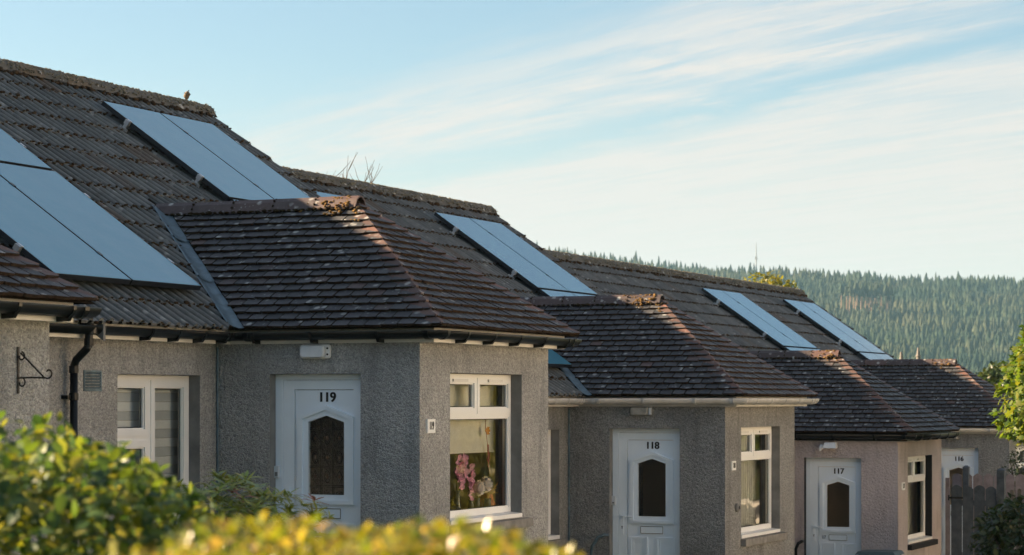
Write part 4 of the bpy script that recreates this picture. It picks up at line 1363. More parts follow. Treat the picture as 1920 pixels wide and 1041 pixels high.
# storage box outside 117
sb = empty('storage_box', (34.15, 8.92, ground_z(34.15)), 'dark teal storage box lid in front of the 117 door', 'box')
M['teal'] = plain('dark_teal_plastic', (0.045, 0.075, 0.078), .45, .15, 8)
zz = -2.31
mb = MB(); mb.box(33.9, 34.4, 8.62, 9.16, ground_z(34.15), zz - .005); obj('body', mb, 'teal', sb)
mb = MB(); mb.hexa([(33.86, 8.58, zz), (34.44, 8.58, zz), (34.44, 9.2, zz), (33.86, 9.2, zz), (33.89, 8.62, zz + .05), (34.41, 8.62, zz + .05), (34.41, 9.16, zz + .05), (33.89, 9.16, zz + .05)]); obj('lid', mb, 'teal', sb)

# ------------------------------------------------------------------ things in the windows
yi = YP + .27
bl = empty('roller_blind', (19.9, yi + .02, -.50), 'cream roller blind half drawn in the 119 porch window', 'blind')
mb = MB(); mb.box(19.13, 20.715, yi + .02, yi + .023, -.475, .25); obj('fabric', mb, 'fabric', bl)
mb = MB(); mb.box(19.13, 20.715, yi + .014, yi + .030, -.498, -.476); obj('bottom_bar', mb, 'fabric', bl)
def curtain(xa, xb, z0, z1, y, label, mat='net', folds=6, name='curtain'):
    mb = MB(); n = folds * 8
    vs = []
    for i in range(n + 1):
        x_ = xa + (xb - xa) * i / n
        yy = y + .022 * math.sin(i / 8 * 2 * math.pi)
        vs += [(x_, yy, z0), (x_, yy, z1)]
    mb.add(vs, [(2 * i, 2 * i + 2, 2 * i + 3, 2 * i + 1) for i in range(n)])
    return tag(obj(name, mb, mat, smooth=True), label, 'curtain')
curtain(20.80, 21.14, -1.12, .24, yi + .07, 'grey pleated curtain at the right of the 119 porch window')
curtain(27.70, 28.45, -1.72, -.34, yi + .05, 'pale net curtain at the left inside the 118 window', folds=9)
curtain(28.5, 29.5, -1.72, -.34, yi + .08, 'pale net curtain at the right inside the 118 window', folds=11)
curtain(36.3, 37.0, -2.28, -.9, yi + .1, 'grey curtain at the left inside the 117 window', folds=5)
curtain(37.4, 38.1, -2.28, -.9, yi + .1, 'grey curtain at the right inside the 117 window', folds=5)
# day-and-night blind in the main window of 119
M['slat_pale'] = plain('pale_blind_band', (0.80, 0.81, 0.82), .9, .04, 9, .1)
M['slat_grey'] = plain('sheer_blind_band', (0.55, 0.57, 0.59), .9, .04, 9, .1)
zb_ = empty('striped_blind', (17.47, YM + .24, -1.15), 'striped day-and-night blind in the window above the hedge', 'blind')
for i in range(17):
    z1_ = .24 - i * .082
    mb = MB(); mb.box(16.85, 18.3, YM + .235, YM + .238, z1_ - .080, z1_); obj('band', mb, 'slat_pale' if i % 2 else 'slat_grey', zb_)

ws = MB(); ws.box(c119 + .5, c119 + 2.45, YP + .19, YP + .40, -1.095, -1.062); obj('window_board', ws, 'upvc', HS[0])
SZ = -1.062
M['petal_pink'] = plain('pink_petal', (0.78, 0.36, 0.54), .6, .3, 40, .3)
M['petal_cream'] = plain('cream_petal', (0.82, 0.72, 0.58), .7, .15, 40, .3)
M['stem'] = plain('green_stem', (0.06, 0.10, 0.04), .6, .3, 20)
M['vase_glass'] = plain('dim_glass_vase', (0.12, 0.13, 0.11), .1, .4, 20, .6)
M['brown_toy'] = plain('brown_glazed_figure', (0.50, 0.19, 0.075), .4, .3, 14, .5)
M['blue_ribbon'] = plain('blue_ribbon', (0.04, 0.22, 0.34), .5, .2, 20)
M['gold_grass'] = plain('gold_dried_grass', (0.42, 0.26, 0.06), .7, .3, 20)
M['orange'] = plain('orange_glass', (0.75, 0.32, 0.03), .3, .2, 20)
M['red_thread'] = plain('red_ribbon', (0.35, 0.06, 0.07), .6, .2, 20)
q = random.Random(77)
def petal(mb, c, d, up, ln, wd):
    """cupped petal from c along d"""
    d, up = Vector(d).normalized(), Vector(up).normalized()
    s = d.cross(up).normalized()
    c = Vector(c); vs = []
    for a, w_, h_ in ((0, .15, 0), (.35, .9, .10), (.7, 1.0, .28), (1, .35, .55)):
        for e in (-1, 0, 1): vs.append(c + d * ln * a + s * wd * w_ * e * .5 + up * ln * (h_ + (.12 if e else 0)))
    mb.add(vs, [(i * 3 + j, i * 3 + j + 1, (i + 1) * 3 + j + 1, (i + 1) * 3 + j) for i in range(3) for j in range(2)])
fl = empty('orchid', (19.78, yi - .02, SZ), 'pink orchid in a glass vase behind the 119 porch window', 'flowers')
mb = MB(); mb.lathe([(.035, 0), (.04, .02), (.03, .12), (.028, .2), (.036, .22)], (19.78, yi - .02, SZ), 12); obj('vase', mb, 'vase_glass', fl, smooth=True)
mb = MB(); mb.tube([(19.78, yi - .02, SZ + .05), (19.74, yi - .03, -.70), (19.72, yi - .03, -.52)], .004, 5); mb.tube([(19.78, yi - .02, SZ + .05), (19.84, yi - .03, -.75), (19.94, yi - .04, -.62), (19.97, yi - .05, -.86)], .004, 5); obj('stem', mb, 'stem', fl)
for (xx, zz) in ((19.66, -.56), (19.72, -.63), (19.78, -.54), (19.80, -.67), (19.69, -.72), (19.93, -.65), (19.97, -.72), (19.91, -.77), (19.98, -.82), (19.93, -.89), (19.76, -.60), (19.63, -.66), (19.72, -.79)):
    mb = MB()
    for i in range(5):
        a = i * 1.2566 + q.random()
        petal(mb, (xx, yi - .05, zz), (math.cos(a), -.35, math.sin(a)), (0, -1, 0), q.uniform(.055, .07), .07)
    obj('blossom', mb, 'petal_pink', fl, smooth=True)
for (xx, zz, s, lab) in ((20.07, -.83, 1.0, 'cream fabric rose in front of the orchid in the window'), (20.22, -.80, 1.05, 'cream fabric rose beside the brown figure in the window')):
    ro = empty('rose', (xx, yi - .03, SZ), lab, 'flowers', 'cream roses behind the 119 window')
    mb = MB(); mb.lathe([(.03, 0), (.034, .02), (.026, .1), (.03, .13)], (xx, yi - .03, SZ), 12); obj('vase', mb, 'vase_glass', ro, smooth=True)
    mb = MB(); mb.tube([(xx, yi - .03, SZ + .1), (xx, yi - .04, zz)], .004, 5); obj('stem', mb, 'stem', ro)
    mb = MB()
    for ringi, n_, rr in ((0, 4, .3), (1, 6, .62), (2, 8, .9)):
        for i in range(n_):
            a = i / n_ * 6.283 + ringi
            petal(mb, (xx, yi - .04, zz), (math.cos(a) * rr, -(1.05 - rr) - .15, math.sin(a) * rr), (0, -1, 0), .085 * s, .09 * s)
    obj('blossom', mb, 'petal_cream', ro, smooth=True)
    if xx > 20.1:
        mb = MB()
        for i in range(6): petal(mb, (xx - .03, yi - .08, zz - .06), (math.cos(i), -.3, math.sin(i)), (0, -1, 0), .035, .03)
        obj('ribbon', mb, 'blue_ribbon', ro)
fg = empty('dog_figure', (20.56, yi + .02, SZ), 'brown seated dog figure on the inside sill of the 119 window', 'figurine')
def body_skin(name, pts, edges, radii, mat, parent=None, sub=2):
    me = bpy.data.meshes.new(name); me.from_pydata(pts, edges, [])
    o = bpy.data.objects.new(name, me); COL.objects.link(o)
    o.modifiers.new('skin', 'SKIN'); o.modifiers.new('sub', 'SUBSURF').levels = sub
    for v, r_3 in zip(me.skin_vertices[0].data, radii): v.radius = (r_3, r_3)
    me.skin_vertices[0].data[0].use_root = True
    dg = bpy.context.evaluated_depsgraph_get()
    m2 = bpy.data.meshes.new_from_object(o.evaluated_get(dg))
    bpy.data.objects.remove(o); bpy.data.meshes.remove(me)
    m2.materials.clear(); m2.materials.append(M[mat])
    m2.polygons.foreach_set('use_smooth', [True] * len(m2.polygons))
    mb = MB(); mb.v = [tuple(v.co) for v in m2.vertices]; mb.f = [tuple(p.vertices) for p in m2.polygons]; mb.m = [0] * len(mb.f)
    return obj(name, mb, mat, parent, smooth=True)
fx, fy = 20.56, yi + .02
body_skin('body', [(fx, fy, SZ + .06), (fx - .005, fy, SZ + .15), (fx - .02, fy, SZ + .22), (fx - .035, fy - .01, SZ + .275), (fx - .085, fy - .03, SZ + .265),
                   (fx - .045, fy - .045, SZ + .10), (fx - .055, fy - .05, SZ + .015), (fx - .045, fy + .045, SZ + .10), (fx - .055, fy + .05, SZ + .015), (fx + .02, fy - .07, SZ + .02), (fx + .02, fy + .07, SZ + .02)],
          [(0, 1), (1, 2), (2, 3), (3, 4), (1, 5), (5, 6), (1, 7), (7, 8), (0, 9), (0, 10)], [.075, .062, .042, .045, .020, .024, .020, .024, .020, .03, .03], 'brown_toy', fg)
for s_ in (-1, 1):
    mb = MB(); mb.ball((fx - .03, fy + s_ * .045, SZ + .255), .03, (.6, .35, 1.2), 8); obj('ear', mb, 'brown_toy', fg, smooth=True)
gv = empty('dried_grass_vase', (20.42, yi - .05, SZ), 'small pot of golden dried grass beside the brown figure', 'flowers')
mb = MB(); mb.lathe([(.03, 0), (.04, .04), (.032, .1), (.036, .12)], (20.42, yi - .05, SZ), 12); obj('pot', mb, 'vase_glass', gv, smooth=True)
mb = MB()
for i in range(22):
    a = q.uniform(-1, 1); mb.tube([(20.42, yi - .05, SZ + .1), (20.42 + a * .05, yi - .06, SZ + .17), (20.42 + a * .12 + .03, yi - .07 - q.random() * .03, SZ + q.uniform(.16, .27))], [.003, .003, .005], 4)
o_ = obj('grass_blades', mb, 'gold_grass', gv); o_['kind'] = 'stuff'
yp = empty('moss_ball_plant', (19.62, yi - .02, SZ), 'yellow-green cushion plant in the lower left corner of the 119 window', 'plant')
mb = MB()
for i in range(90): lump(mb, (19.62 + q.gauss(0, .04), yi - .03 + q.gauss(0, .02), SZ + .07 + q.gauss(0, .035)), .012)
M['yellow_moss'] = m_moss('yellow_green_moss', (0.16, 0.15, 0.03), (0.28, 0.24, 0.06))
o_ = obj('foliage', mb, 'yellow_moss', yp); o_['kind'] = 'stuff'
mb = MB(); mb.lathe([(.05, 0), (.055, .03), (.05, .05)], (19.62, yi - .03, SZ), 12); obj('dish', mb, 'vase_glass', yp)
ch = empty('window_charm', (20.46, yi - .03, -.72), 'orange and red hanging charm in the 119 porch window', 'ornament')
mb = MB(); mb.tube([(20.40, yi - .03, -.05), (20.41, yi - .03, -.26), (20.47, yi - .03, -.46)], .003, 5); obj('cord', mb, 'red_thread', ch)
mb = MB()
for i in range(7): petal(mb, (20.40, yi - .03, -.285), (math.cos(i * .9), -.2, math.sin(i * .9)), (0, -1, 0), .045, .035)
obj('flower', mb, 'orange', ch)
mb = MB(); mb.tube([(20.47, yi - .03, -.42), (20.475, yi - .03, -.64)], .008, 6); obj('ribbon', mb, 'red_thread', ch)
mb = MB(); mb.tube([(20.475 + .035 * math.cos(a), yi - .03, -.54 + .05 * math.sin(a)) for a in np.linspace(0, 6.283, 17)], .004, 5); obj('hoop', mb, 'red_thread', ch)

# ------------------------------------------------------------------ bird on the ridge
bx, by, bz = 24.30, YR, ZF[0] + HM + .105
bd = empty('bird', (bx, by, bz), 'small bird perched on the end of the highest ridge', 'bird')
M['bird'] = plain('brown_plumage', (0.15, 0.115, 0.085), .9, .4, 60, .1)
M['bird_pale'] = plain('pale_plumage', (0.32, 0.26, 0.20), .9, .3, 60, .1)
body_skin('body', [(bx, by, bz + .055), (bx - .01, by - .012, bz + .085), (bx - .015, by - .02, bz + .112), (bx + .02, by + .02, bz + .035), (bx + .055, by + .05, bz + .012)],
          [(0, 1), (1, 2), (0, 3), (3, 4)], [.034, .029, .021, .022, .008], 'bird', bd)
mb = MB(); mb.tube([(bx - .022, by - .035, bz + .114), (bx - .03, by - .052, bz + .110)], [.008, .001], 6); obj('beak', mb, 'iron', bd)
for s_ in (-1, 1):
    mb = MB(); mb.tube([(bx + s_ * .01, by, bz + .03), (bx + s_ * .012, by - .004, bz - .03)], .003, 5); obj('leg', mb, 'iron', bd)
    mb = MB(); mb.ball((bx + s_ * .022 + .008, by + .014, bz + .055), .03, (.35, .9, 1.0), 8); obj('wing', mb, 'bird', bd, smooth=True)
    mb = MB(); mb.ball((bx - .015 + s_ * .012, by - .033, bz + .118), .0035, (1, 1, 1), 6); obj('eye', mb, 'black_print', bd)

# ------------------------------------------------------------------ gate and fences
def board_mesh(x, y0, y1, zb, zt, arch, th=.022):
    """upright board in a plane x = const, top arched towards its middle"""
    mb = MB(); n = 8
    pts = [(y0, zb), (y1, zb)] + [(y1 + (y0 - y1) * i / n, zt - arch + arch * math.sin(math.pi * (.12 + .76 * i / n))) for i in range(n + 1)]
    m = len(pts)
    mb.add([(x, a, b) for a, b in pts] + [(x + th, a, b) for a, b in pts], [tuple(range(m)), tuple(range(2 * m - 1, m - 1, -1))] + [(i, i + m, (i + 1) % m + m, (i + 1) % m) for i in range(m)])
    return mb
gx = 38.78
gate = empty('garden_gate', (gx, 8.35, ground_z(gx)), 'grey picket gate with arched board tops beside the pink wall', 'gate')
zg = ground_z(gx) + .06
ys = [8.86, 8.665, 8.47, 8.275]
for i, y in enumerate(ys):
    obj('board', board_mesh(gx, y - .178, y, zg, -1.415 - .02 * (i % 2), .085), 'fence', gate)
for zz in (-2.75, -1.72):
    mb = MB(); mb.box(gx + .0225, gx + .06, 8.09, 8.865, zz - .045, zz + .045); obj('rail', mb, 'fence', gate)
    mb = MB(); mb.box(gx - .006, gx - .0005, 8.66, 8.89, zz - .02 + .09, zz + .012 + .09); mb.tube([(gx - .01, 8.90, zz + .04), (gx - .01, 8.90, zz + .13)], .012, 8); obj('hinge', mb, 'iron', gate)
mb = MB(); mb.box(gx - .0, gx + .07, 8.895, 8.96, ground_z(gx), -1.30); tag(obj('gate_post', mb, 'fence_pale'), 'pale post between the pink wall and the picket gate', 'post')
def post(x, y, zt, label, w=.10):
    t = empty('fence_post', (x, y, ground_z(x)), label, 'post', 'grey timber posts around the picket gate')
    mb = MB(); mb.box(x - w / 2, x + w / 2, y - w / 2, y + w / 2, ground_z(x), zt); obj('shaft', mb, 'fence', t)
    mb = MB(); mb.hexa([(x - w / 2 - .015, y - w / 2 - .015, zt), (x + w / 2 + .015, y - w / 2 - .015, zt), (x + w / 2 + .015, y + w / 2 + .015, zt), (x - w / 2 - .015, y + w / 2 + .015, zt)] + [(x - .02, y - .02, zt + .035), (x + .02, y - .02, zt + .035), (x + .02, y + .02, zt + .035), (x - .02, y + .02, zt + .035)]); obj('cap', mb, 'fence', t)
post(gx + .04, 8.02, -1.16, 'tall grey post at the latch side of the picket gate', .13)
post(40.25, 8.93, -1.16, 'grey post standing in front of the 116 door glass', .10)
post(41.2, 8.05, -1.16, 'grey post right of the gate, tangled in dark twigs', .11)
ff = empty('picket_fence', (40.2, 8.4, ground_z(40.2)), 'mauve-grey picket fence behind the gate, in front of the 116 door', 'fence')
for i in range(8):
    y = 9.2 - i * .185
    if y < 8.0 and y > 7.8: continue
    obj('picket', board_mesh(40.35, y - .165, y, ground_z(40.3) + .08, -1.27, .08), 'fence_pale', ff)
for zz in (-2.7, -1.8):
    mb = MB(); mb.box(40.375, 40.42, 7.75, 9.2, zz - .04, zz + .04); obj('rail', mb, 'fence_pale', ff)
f2 = empty('slatted_fence', (42, 7.4, ground_z(42)), 'weathered narrow-slat fence running off at the right edge', 'fence')
for i in range(16):
    y = 7.95 - i * .095
    obj('slat', board_mesh(39.2 + .16 * i, y - .06, y, ground_z(40) + .08, -1.50 + .015 * (i % 3), .03), 'timber_pole', f2)
for zz in (-2.6, -1.75):
    mb = MB(); mb.tube([(39.2, 7.93, zz), (41.75, 6.45, zz)], .03, 6); obj('rail', mb, 'timber_pole', f2)

# ------------------------------------------------------------------ leaves
def leaf_geo(l, w, curl, fold, nst=3):
    """leaf blade lying along +x, midrib folded; origin at its stalk"""
    vs = [(0, 0, 0)]
    prof = [(.22, .72), (.5, 1.0), (.8, .62)] if nst == 3 else [(.5, 1.0)]
    for a, b in prof:
        z = -curl * l * a * a
        vs += [(l * a, -w / 2 * b, z + fold * w * b), (l * a, 0, z), (l * a, w / 2 * b, z + fold * w * b)]
    vs.append((l, 0, -curl * l))
    fs = [(0, 2, 1), (0, 3, 2)]
    k = len(prof)
    for i in range(k - 1):
        a = 1 + 3 * i
        fs += [(a, a + 1, a + 4, a + 3), (a + 1, a + 2, a + 5, a + 4)]
    a = 1 + 3 * (k - 1); t = len(vs) - 1
    fs += [(a, a + 1, t), (a + 1, a + 2, t)]
    return np.array(vs), fs
def maple_geo(s):
    pts = []
    for i, (a, r_3) in enumerate(((-150, .35), (-115, .62), (-80, .42), (-50, .9), (-22, .55), (0, 1.05), (22, .55), (50, .9), (80, .42), (115, .62), (150, .35))):
        pts.append((s * (.25 + .75 * r_3 * math.cos(R(a))), s * .8 * r_3 * math.sin(R(a)), -.10 * s * r_3 * r_3))
    vs = [(s * .22, 0, .03 * s)] + pts
    return np.array(vs), [(0, i, i + 1) for i in range(1, 11)] + [(0, 11, 1)]

def leafage(thing, name, geos, mat, items, nobj, parent=True):
    """items: (pos, direction, normal-ish up, scale, score). the nobj best placed become leaf objects, the rest one mass"""
    items.sort(key=lambda t_: t_[4])
    mes = []
    for vs, fs in geos:
        mb = MB().add(vs, fs); mes.append(mb.mesh(name, mat, smooth=True))
    acc_v, acc_f, off = [], [], 0
    for i, (p, d, u, s, sc) in enumerate(items):
        d = d.normalized(); y_ = u.cross(d)
        y_ = y_.normalized() if y_.length > 1e-6 else d.orthogonal().normalized()
        z_ = d.cross(y_)
        rot = Matrix((d, y_, z_)).transposed()
        k = i % len(geos)
        if i < nobj:
            o = bpy.data.objects.new(name, mes[k]); COL.objects.link(o); o.parent = thing
            o.matrix_basis = Matrix.Translation(Vector(p) - Vector(W[thing.name])) @ rot.to_4x4() @ Matrix.Scale(s, 4)
        else:
            vs, fs = geos[k]
            acc_v.append(vs @ np.array(rot).T * s + np.array(p)); acc_f += [tuple(j + off for j in f) for f in fs]; off += len(vs)
    if acc_v:
        me = bpy.data.meshes.new(name + '_mass')
        v = np.concatenate(acc_v) - W[thing.name]
        me.from_pydata(v.tolist(), [], acc_f); me.materials.append(M[mat])
        me.polygons.foreach_set('use_smooth', [True] * len(acc_f))
        o = link('foliage', me, thing, W[thing.name]); o['kind'] = 'stuff'

def rv(q): 
    v = Vector((q.gauss(0, 1), q.gauss(0, 1), q.gauss(0, 1)))
    return v.normalized()
CAMP = Vector((0, 0, 0))
def shrub(name, label, cat, centre_rd, zc, rad, expn, n, geos, mat, size, seed, nobj=300, shell=.35, gap=0.35, ns=2.2, stems=8, zmin=None, group=None, amp=1.0):
    """bush or crown: leaves on the outer shell of a lumpy superellipsoid, twigs inside"""
    q = random.Random(seed)
    cx, cy = cam2world(*centre_rd)
    gz = ground_z(cx)
    T = empty(name, (cx, cy, gz), label, cat, group)
    C = Vector((cx, cy, zc))
    Rm = Matrix.Rotation(TH - R(90), 3, 'Z')
    items = []
    tries = 0
    while len(items) < n and tries < n * 6:
        tries += 1
        d = rv(q)
        # superellipsoid radius along d (local axes: right, depth, up)
        f = (abs(d.x / rad[0]) ** expn + abs(d.y / rad[1]) ** expn + abs(d.z / rad[2]) ** expn) ** (-1 / expn)
        lum = 1 + amp * .16 * mnoise.noise(d * ns + Vector((seed, 0, 0))) + amp * .10 * mnoise.noise(d * ns * 2.7 + Vector((0, seed, 0)))
        depth = 1 - shell * q.random() ** 1.6
        loc = d * f * lum * depth
        if mnoise.noise(loc * (3.2 / max(rad)) * 1.6 + Vector((seed, seed, 0))) < -gap: continue
        p = C + Rm @ loc
        if p.z < gz + .02 or (zmin is not None and p.z < zmin): continue
        out = (Rm @ Vector((d.x / rad[0], d.y / rad[1], d.z / rad[2]))).normalized()
        dr = (out * .55 + rv(q) * .85 + Vector((0, 0, .25)))
        up = (out * .7 + Vector((0, 0, .8)) + rv(q) * .55)
        s = size * q.uniform(.65, 1.2)
        # score: facing the camera and in the frame shows largest
        cd = p.dot(Vector((math.cos(TH), math.sin(TH), 0))); cr = p.x * math.sin(TH) - p.y * math.cos(TH)
        sx = cr / max(.1, cd) * 4321; sy = 752.7 - p.z / max(.1, cd) * 4321
        inside = abs(sx) < 980 and -20 < sy < 1060
        face = (CAMP - p).normalized().dot(out)
        items.append((p, dr, up, s, (0 if inside and face > -.35 else 10) + (1 - depth) * 3 + (0 if face > 0 else .5)))
    leafage(T, 'leaf', geos, mat, items, nobj)
    mb = MB()
    for i in range(stems):
        d = rv(q); d.z = abs(d.z) + .3; d.normalize()
        f = (abs(d.x / rad[0]) ** expn + abs(d.y / rad[1]) ** expn + abs(d.z / rad[2]) ** expn) ** (-1 / expn)
        tip = C + Rm @ (d * f * .82)
        b0 = Vector((cx + q.uniform(-.06, .06), cy + q.uniform(-.06, .06), gz))
        mid = b0.lerp(tip, .5) + rv(q) * .06 * max(rad)
        r0 = .02 * max(rad) + .004
        mb.tube([b0, mid, tip], [r0, r0 * .6, r0 * .2], 5)
    obj('stem', mb, 'bark', T)
    return T

M['leaf_hedge'] = m_leaf('hedge_leaf', [(0.030, 0.075, 0.034), (0.045, 0.100, 0.036), (0.075, 0.14, 0.034), (0.13, 0.19, 0.034), (0.21, 0.24, 0.04), (0.27, 0.26, 0.07)], .42, .45, .35)
M['leaf_box'] = m_leaf('golden_leaf', [(0.10, 0.15, 0.02), (0.18, 0.22, 0.025), (0.28, 0.28, 0.035), (0.34, 0.29, 0.06), (0.38, 0.25, 0.14)], .45, .3, .6)
M['leaf_pieris'] = m_leaf('narrow_evergreen_leaf', [(0.12, 0.19, 0.04), (0.22, 0.29, 0.05), (0.34, 0.37, 0.07), (0.44, 0.38, 0.12)], .3, .35)
M['leaf_red'] = m_leaf('red_young_leaf', [(0.25, 0.06, 0.05), (0.32, 0.12, 0.09)], .3, .4)
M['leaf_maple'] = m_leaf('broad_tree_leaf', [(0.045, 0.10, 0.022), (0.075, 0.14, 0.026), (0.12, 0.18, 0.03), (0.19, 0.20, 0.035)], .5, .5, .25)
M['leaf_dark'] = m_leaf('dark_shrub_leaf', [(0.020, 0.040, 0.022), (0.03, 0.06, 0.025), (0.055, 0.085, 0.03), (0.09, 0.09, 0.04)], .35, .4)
M['leaf_yellow'] = m_leaf('yellow_green_leaf', [(0.12, 0.15, 0.03), (0.20, 0.20, 0.035), (0.26, 0.23, 0.05)], .45, .4)
broad = [leaf_geo(1, .62, .18, .10), leaf_geo(1, .70, .30, .16), leaf_geo(1, .55, .08, .06), leaf_geo(1, .66, .42, .12)]
tiny = [leaf_geo(1, .62, .15, .14, 1), leaf_geo(1, .55, .35, .10, 1), leaf_geo(1, .70, .22, .18, 1)]
small = [leaf_geo(1, .60, .15, .12), leaf_geo(1, .52, .35, .10), leaf_geo(1, .68, .22, .18)]
shrub('hedge', 'big-leaved green hedge blurred in the lower left corner', 'hedge', (-1.33, 5.4), -1.02, (.80, .85, .92), 3.0, 32000, broad, 'leaf_hedge', .041, 11, ns=3.2, stems=10, gap=.75, shell=.22, amp=.5)
shrub('golden_shrub', 'low golden-leaved shrub blurred across the bottom of the view', 'shrub', (-.19, 3.0), -.915, (.80, .72, .745), 2.0, 60000, tiny, 'leaf_box', .024, 12, shell=.12, ns=4.5, amp=.32, gap=1.2, stems=10)
shrub('garden_tree', 'sunlit broad-leaved tree cut off by the right edge', 'tree', (9.12, 36.0), .12, (1.42, 1.3, 1.24), 2.3, 8500, [maple_geo(1)], 'leaf_maple', .12, 13, ns=2.4, stems=10, gap=.6)
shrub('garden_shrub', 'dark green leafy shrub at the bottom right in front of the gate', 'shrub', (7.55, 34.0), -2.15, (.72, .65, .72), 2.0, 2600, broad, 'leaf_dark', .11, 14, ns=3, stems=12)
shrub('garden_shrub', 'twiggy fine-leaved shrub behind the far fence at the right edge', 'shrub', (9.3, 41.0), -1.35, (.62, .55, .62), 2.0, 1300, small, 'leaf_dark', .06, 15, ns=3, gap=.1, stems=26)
shrub('garden_tree', 'yellow-green treetop showing above the last main ridge', 'tree', (8.6, 78.0), 2.75, (1.35, 1.3, 1.55), 2.0, 4500, broad, 'leaf_yellow', .17, 16, ns=2.6, stems=9)
shrub('garden_tree', 'dark green tree behind the sunlit tree at the right', 'tree', (15.3, 72.0), -.1, (1.1, 1.1, 1.2), 2.0, 3600, broad, 'leaf_dark', .19, 17, ns=2.6, stems=9)

# whorled evergreen by the 119 door
def whorl_shrub():
    q = random.Random(31)
    cx, cy = cam2world(-1.66, 13.2); gz = ground_z(cx)
    T = empty('evergreen_shrub', (cx, cy, gz), 'evergreen shrub with whorled narrow leaves and red tips below the 119 door', 'shrub')
    items, reds = [], []
    C = Vector((cx, cy, -1.24)); Rm = Matrix.Rotation(TH - R(90), 3, 'Z')
    for i in range(1500):
        d = rv(q)
        if d.z < -.25: continue
        lum = 1 + .2 * mnoise.noise(d * 3.1) + .08 * mnoise.noise(d * 7)
        loc = Vector((d.x * .74, d.y * .6, d.z * .78)) * lum * (1 - .35 * q.random() ** 2)
        p = C + Rm @ loc
        ax = (Rm @ d + Vector((0, 0, .9)) + rv(q) * .25).normalized()
        a0 = ax.orthogonal().normalized(); b0 = ax.cross(a0)
        red = q.random() < .035 and d.z > .35
        n = q.randint(9, 13)
        for j in range(n):
            t_ = 6.283 * j / n + q.uniform(-.2, .2)
            el = q.uniform(.1, .75)
            rad_ = a0 * math.cos(t_) + b0 * math.sin(t_)
            dr = rad_ * math.cos(el) + ax * math.sin(el)
            face = (CAMP - p).normalized().dot(Rm @ d)
            it = (p + ax * q.uniform(-.02, .01), dr, ax, .088 * q.uniform(.7, 1.15), (0 if face > -.1 else 5) + q.random())
            (reds if red and el > .35 else items).append(it)
    geos = [leaf_geo(1, .25, .25, .10), leaf_geo(1, .22, .12, .08), leaf_geo(1, .28, .4, .12)]
    leafage(T, 'leaf', geos, 'leaf_pieris', items, 260)
    leafage(T, 'young_leaf', geos, 'leaf_red', reds, 40)
    mb = MB()
    for i in range(14):
        d = rv(q); d.z = abs(d.z); tip = C + Rm @ Vector((d.x * .5, d.y * .45, d.z * .55)); b_ = Vector((cx, cy, gz))
        mb.tube([b_, b_.lerp(tip, .5) + rv(q) * .05, tip], [.018, .012, .005], 5)
    obj('stem', mb, 'bark', T)
whorl_shrub()

# bare trees behind the roofs
def bare_tree(r, d, ztop, seed, label, spread=.9, nb=7):
    q = random.Random(seed)
    x, y = cam2world(r, d); gz = ground_z(x)
    T = empty('bare_tree', (x, y, gz), label, 'tree', 'bare trees behind the roofs')
    mb = MB(); fork = ztop - 2.6
    mb.tube([(x, y, gz), (x + .05, y, (gz + fork) / 2), (x, y, fork)], [.14, .11, .07], 8); obj('trunk', mb, 'bark', T)
    mb = MB()
    def branch(p, dr, ln, rad, lev):
        pts = [p]; dd = dr
        n = 4
        for i in range(n):
            dd = (dd + rv(q) * .14 + Vector((0, 0, .08))).normalized()
            pts.append(pts[-1] + dd * ln / n)
        mb.tube(pts, [rad * (1 - .6 * i / n) for i in range(n + 1)], 5)
        if lev < 3:
            for i in range(q.randint(3, 4)):
                k = q.randint(1, n)
                nd = (dd + rv(q) * .75 + Vector((0, 0, .25))).normalized()
                branch(pts[k], nd, ln * q.uniform(.45, .65), rad * .5, lev + 1)
    for i in range(nb):
        a = 6.283 * i / nb
        branch(Vector((x, y, fork - q.random() * .3)), Vector((math.cos(a) * spread * q.uniform(.3, 1), math.sin(a) * spread * q.uniform(.3, 1), 1)).normalized(), q.uniform(1.0, 1.5), .026, 1)
    obj('branches', mb, 'bark', T)
bare_tree((648 - 960) / 4321 * 44, 44, 5.0, 3, 'bare twigs poking over the ridge right of the solar panels', .28, 9)
bare_tree((528 - 960) / 4321 * 44, 44, 5.15, 4, 'bare twig tips just beyond the end of the highest roof', .6, 5)

# far cottage whose chimney pots show over the last porch ridge
fx_, fy_ = cam2world((1707 - 960) / 4321 * 92, 92); fz = ground_z(fx_)
fc = empty('distant_cottage', (fx_, fy_, fz), 'far cottage of which only two pale chimney pots show', 'house')
mb = MB(); mb.box(fx_ - 4, fx_ + 4, fy_ - 3, fy_ + 3, fz, fz + 2.3); obj('wall', mb, 'opp_wall', fc)
mb = MB(); mb.add([(fx_ - 4.2, fy_ - 3.3, fz + 2.2), (fx_ + 4.2, fy_ - 3.3, fz + 2.2), (fx_ + 4.2, fy_ + 3.3, fz + 2.2), (fx_ - 4.2, fy_ + 3.3, fz + 2.2), (fx_ - 4.2, fy_, fz + 4.4), (fx_ + 4.2, fy_, fz + 4.4)], [(0, 1, 5, 4), (2, 3, 4, 5), (1, 2, 5), (3, 0, 4)]); rf = obj('roof', mb, 'slate', fc)
M['pot'] = plain('buff_chimney_pot', (0.17, 0.155, 0.14), .9, .15, 4)
for pxx, hh in ((1690, 1.85), (1722, 2.02)):
    x_, y_ = cam2world((pxx - 960) / 4321 * 92, 92)
    mb = MB(); mb.box(x_ - .35, x_ + .35, y_ - .3, y_ + .3, fz + 3.4, 1.15); obj('chimney_stack', mb, 'opp_wall', rf)
    mb = MB(); mb.lathe([(.11, 1.15), (.10, 1.3), (.08, hh - .25), (.11, hh - .22), (.07, hh - .14), (.05, hh + .0), (.04, hh + .12)], (x_, y_, 0), 10); obj('chimney_pot', mb, 'pot', rf)

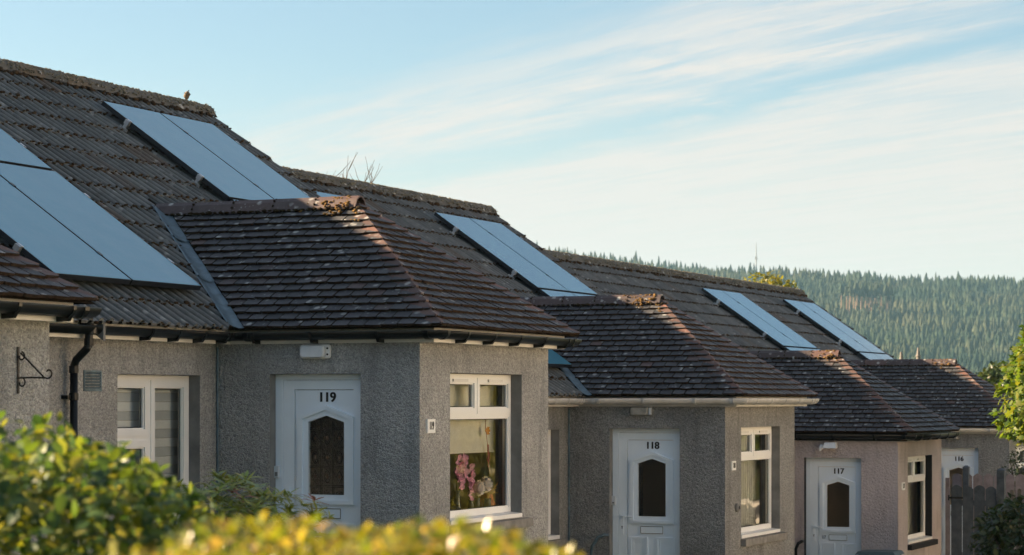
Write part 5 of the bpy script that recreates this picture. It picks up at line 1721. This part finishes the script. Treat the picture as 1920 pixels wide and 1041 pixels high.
# ------------------------------------------------------------------ across the street: houses added to bounce warm light, trees mirrored in the windows
for i in range(2):
    ox = 14.5 + i * 16.5; oz = ground_z(ox + 5); oy = -12.5
    T = empty('cottage', (ox + 5, oy, oz), 'unseen cream house added across the street to bounce warm light onto the terrace', 'house', 'added houses across the street')
    mb = MB(); wall_grid(mb, (ox, oy, 0), (1, 0, 0), (0, -1, 0), 15.0, oz - .5, oz + 7.0, .3, [(2, 3.4, oz + .9, oz + 2.2), (5, 5.95, oz, oz + 2.1), (8.5, 9.9, oz + .9, oz + 2.2), (11.6, 13, oz + .9, oz + 2.2)], 0, 0)
    obj('wall', mb, ['opp_wall', 'opp_wall', 'room'], T)
    mb = MB(); mb.add([(ox - .3, oy + .35, oz + 6.9), (ox + 15.3, oy + .35, oz + 6.9), (ox + 15.3, oy - 4, oz + 9.6), (ox - .3, oy - 4, oz + 9.6), (ox + 15.3, oy - 8.3, oz + 6.9), (ox - .3, oy - 8.3, oz + 6.9)], [(0, 1, 2, 3), (3, 2, 4, 5), (1, 4, 2), (0, 3, 5)]); obj('roof', mb, 'slate', T)
    mb = MB()
    for a in (2, 8.5, 11.6): mb.quad((ox + a, oy - .1, oz + .9), (ox + a + 1.4, oy - .1, oz + .9), (ox + a + 1.4, oy - .1, oz + 2.2), (ox + a, oy - .1, oz + 2.2))
    obj('pane', mb, 'glass_dark', T)
    mb = MB(); mb.box(ox + 5, ox + 5.95, oy - .15, oy - .1, oz, oz + 2.1); obj('door', mb, 'upvc_door', T)
for i, (tx, ty, tz, tr) in enumerate(((48, -11.5, 1.0, 2.6), (55, -13, 1.6, 3.2), (62, -11, .6, 2.8), (70, -13, 1.4, 3.4), (78, -11.5, .8, 3.0), (87, -13.5, 1.5, 3.6), (97, -12, 1.0, 3.4))):
    r_1 = tx * math.sin(TH) - ty * math.cos(TH); d_1 = tx * math.cos(TH) + ty * math.sin(TH)
    shrub('garden_tree', 'sunlit garden tree across the street from the terrace', 'tree', (r_1, d_1), tz - 2.4, (tr, tr, tr * 1.15), 2.2, 1500, broad, 'leaf_yellow', .42, 50 + i, nobj=0, group='trees across the street')

# ------------------------------------------------------------------ air
hz = MB(); hz.box(-150, 2600, -1250, 1750, -16.5, 135)
hm = bpy.data.materials.new('haze'); hm.use_nodes = True
n_ = hm.node_tree.nodes; n_.clear()
ho = n_.new('ShaderNodeOutputMaterial'); pvn = n_.new('ShaderNodeVolumePrincipled')
pvn.inputs['Color'].default_value = (0.40, 0.73, 1.0, 1)
pvn.inputs['Density'].default_value = 0.0001
pvn.inputs['Anisotropy'].default_value = 0.2
hm.node_tree.links.new(pvn.outputs[0], ho.inputs['Volume'])
M['haze'] = hm
tag(obj('haze', hz, 'haze', org=(0, 0, -16.5)), 'thin blue haze between the cottages and the far hill', 'haze', kind='stuff')
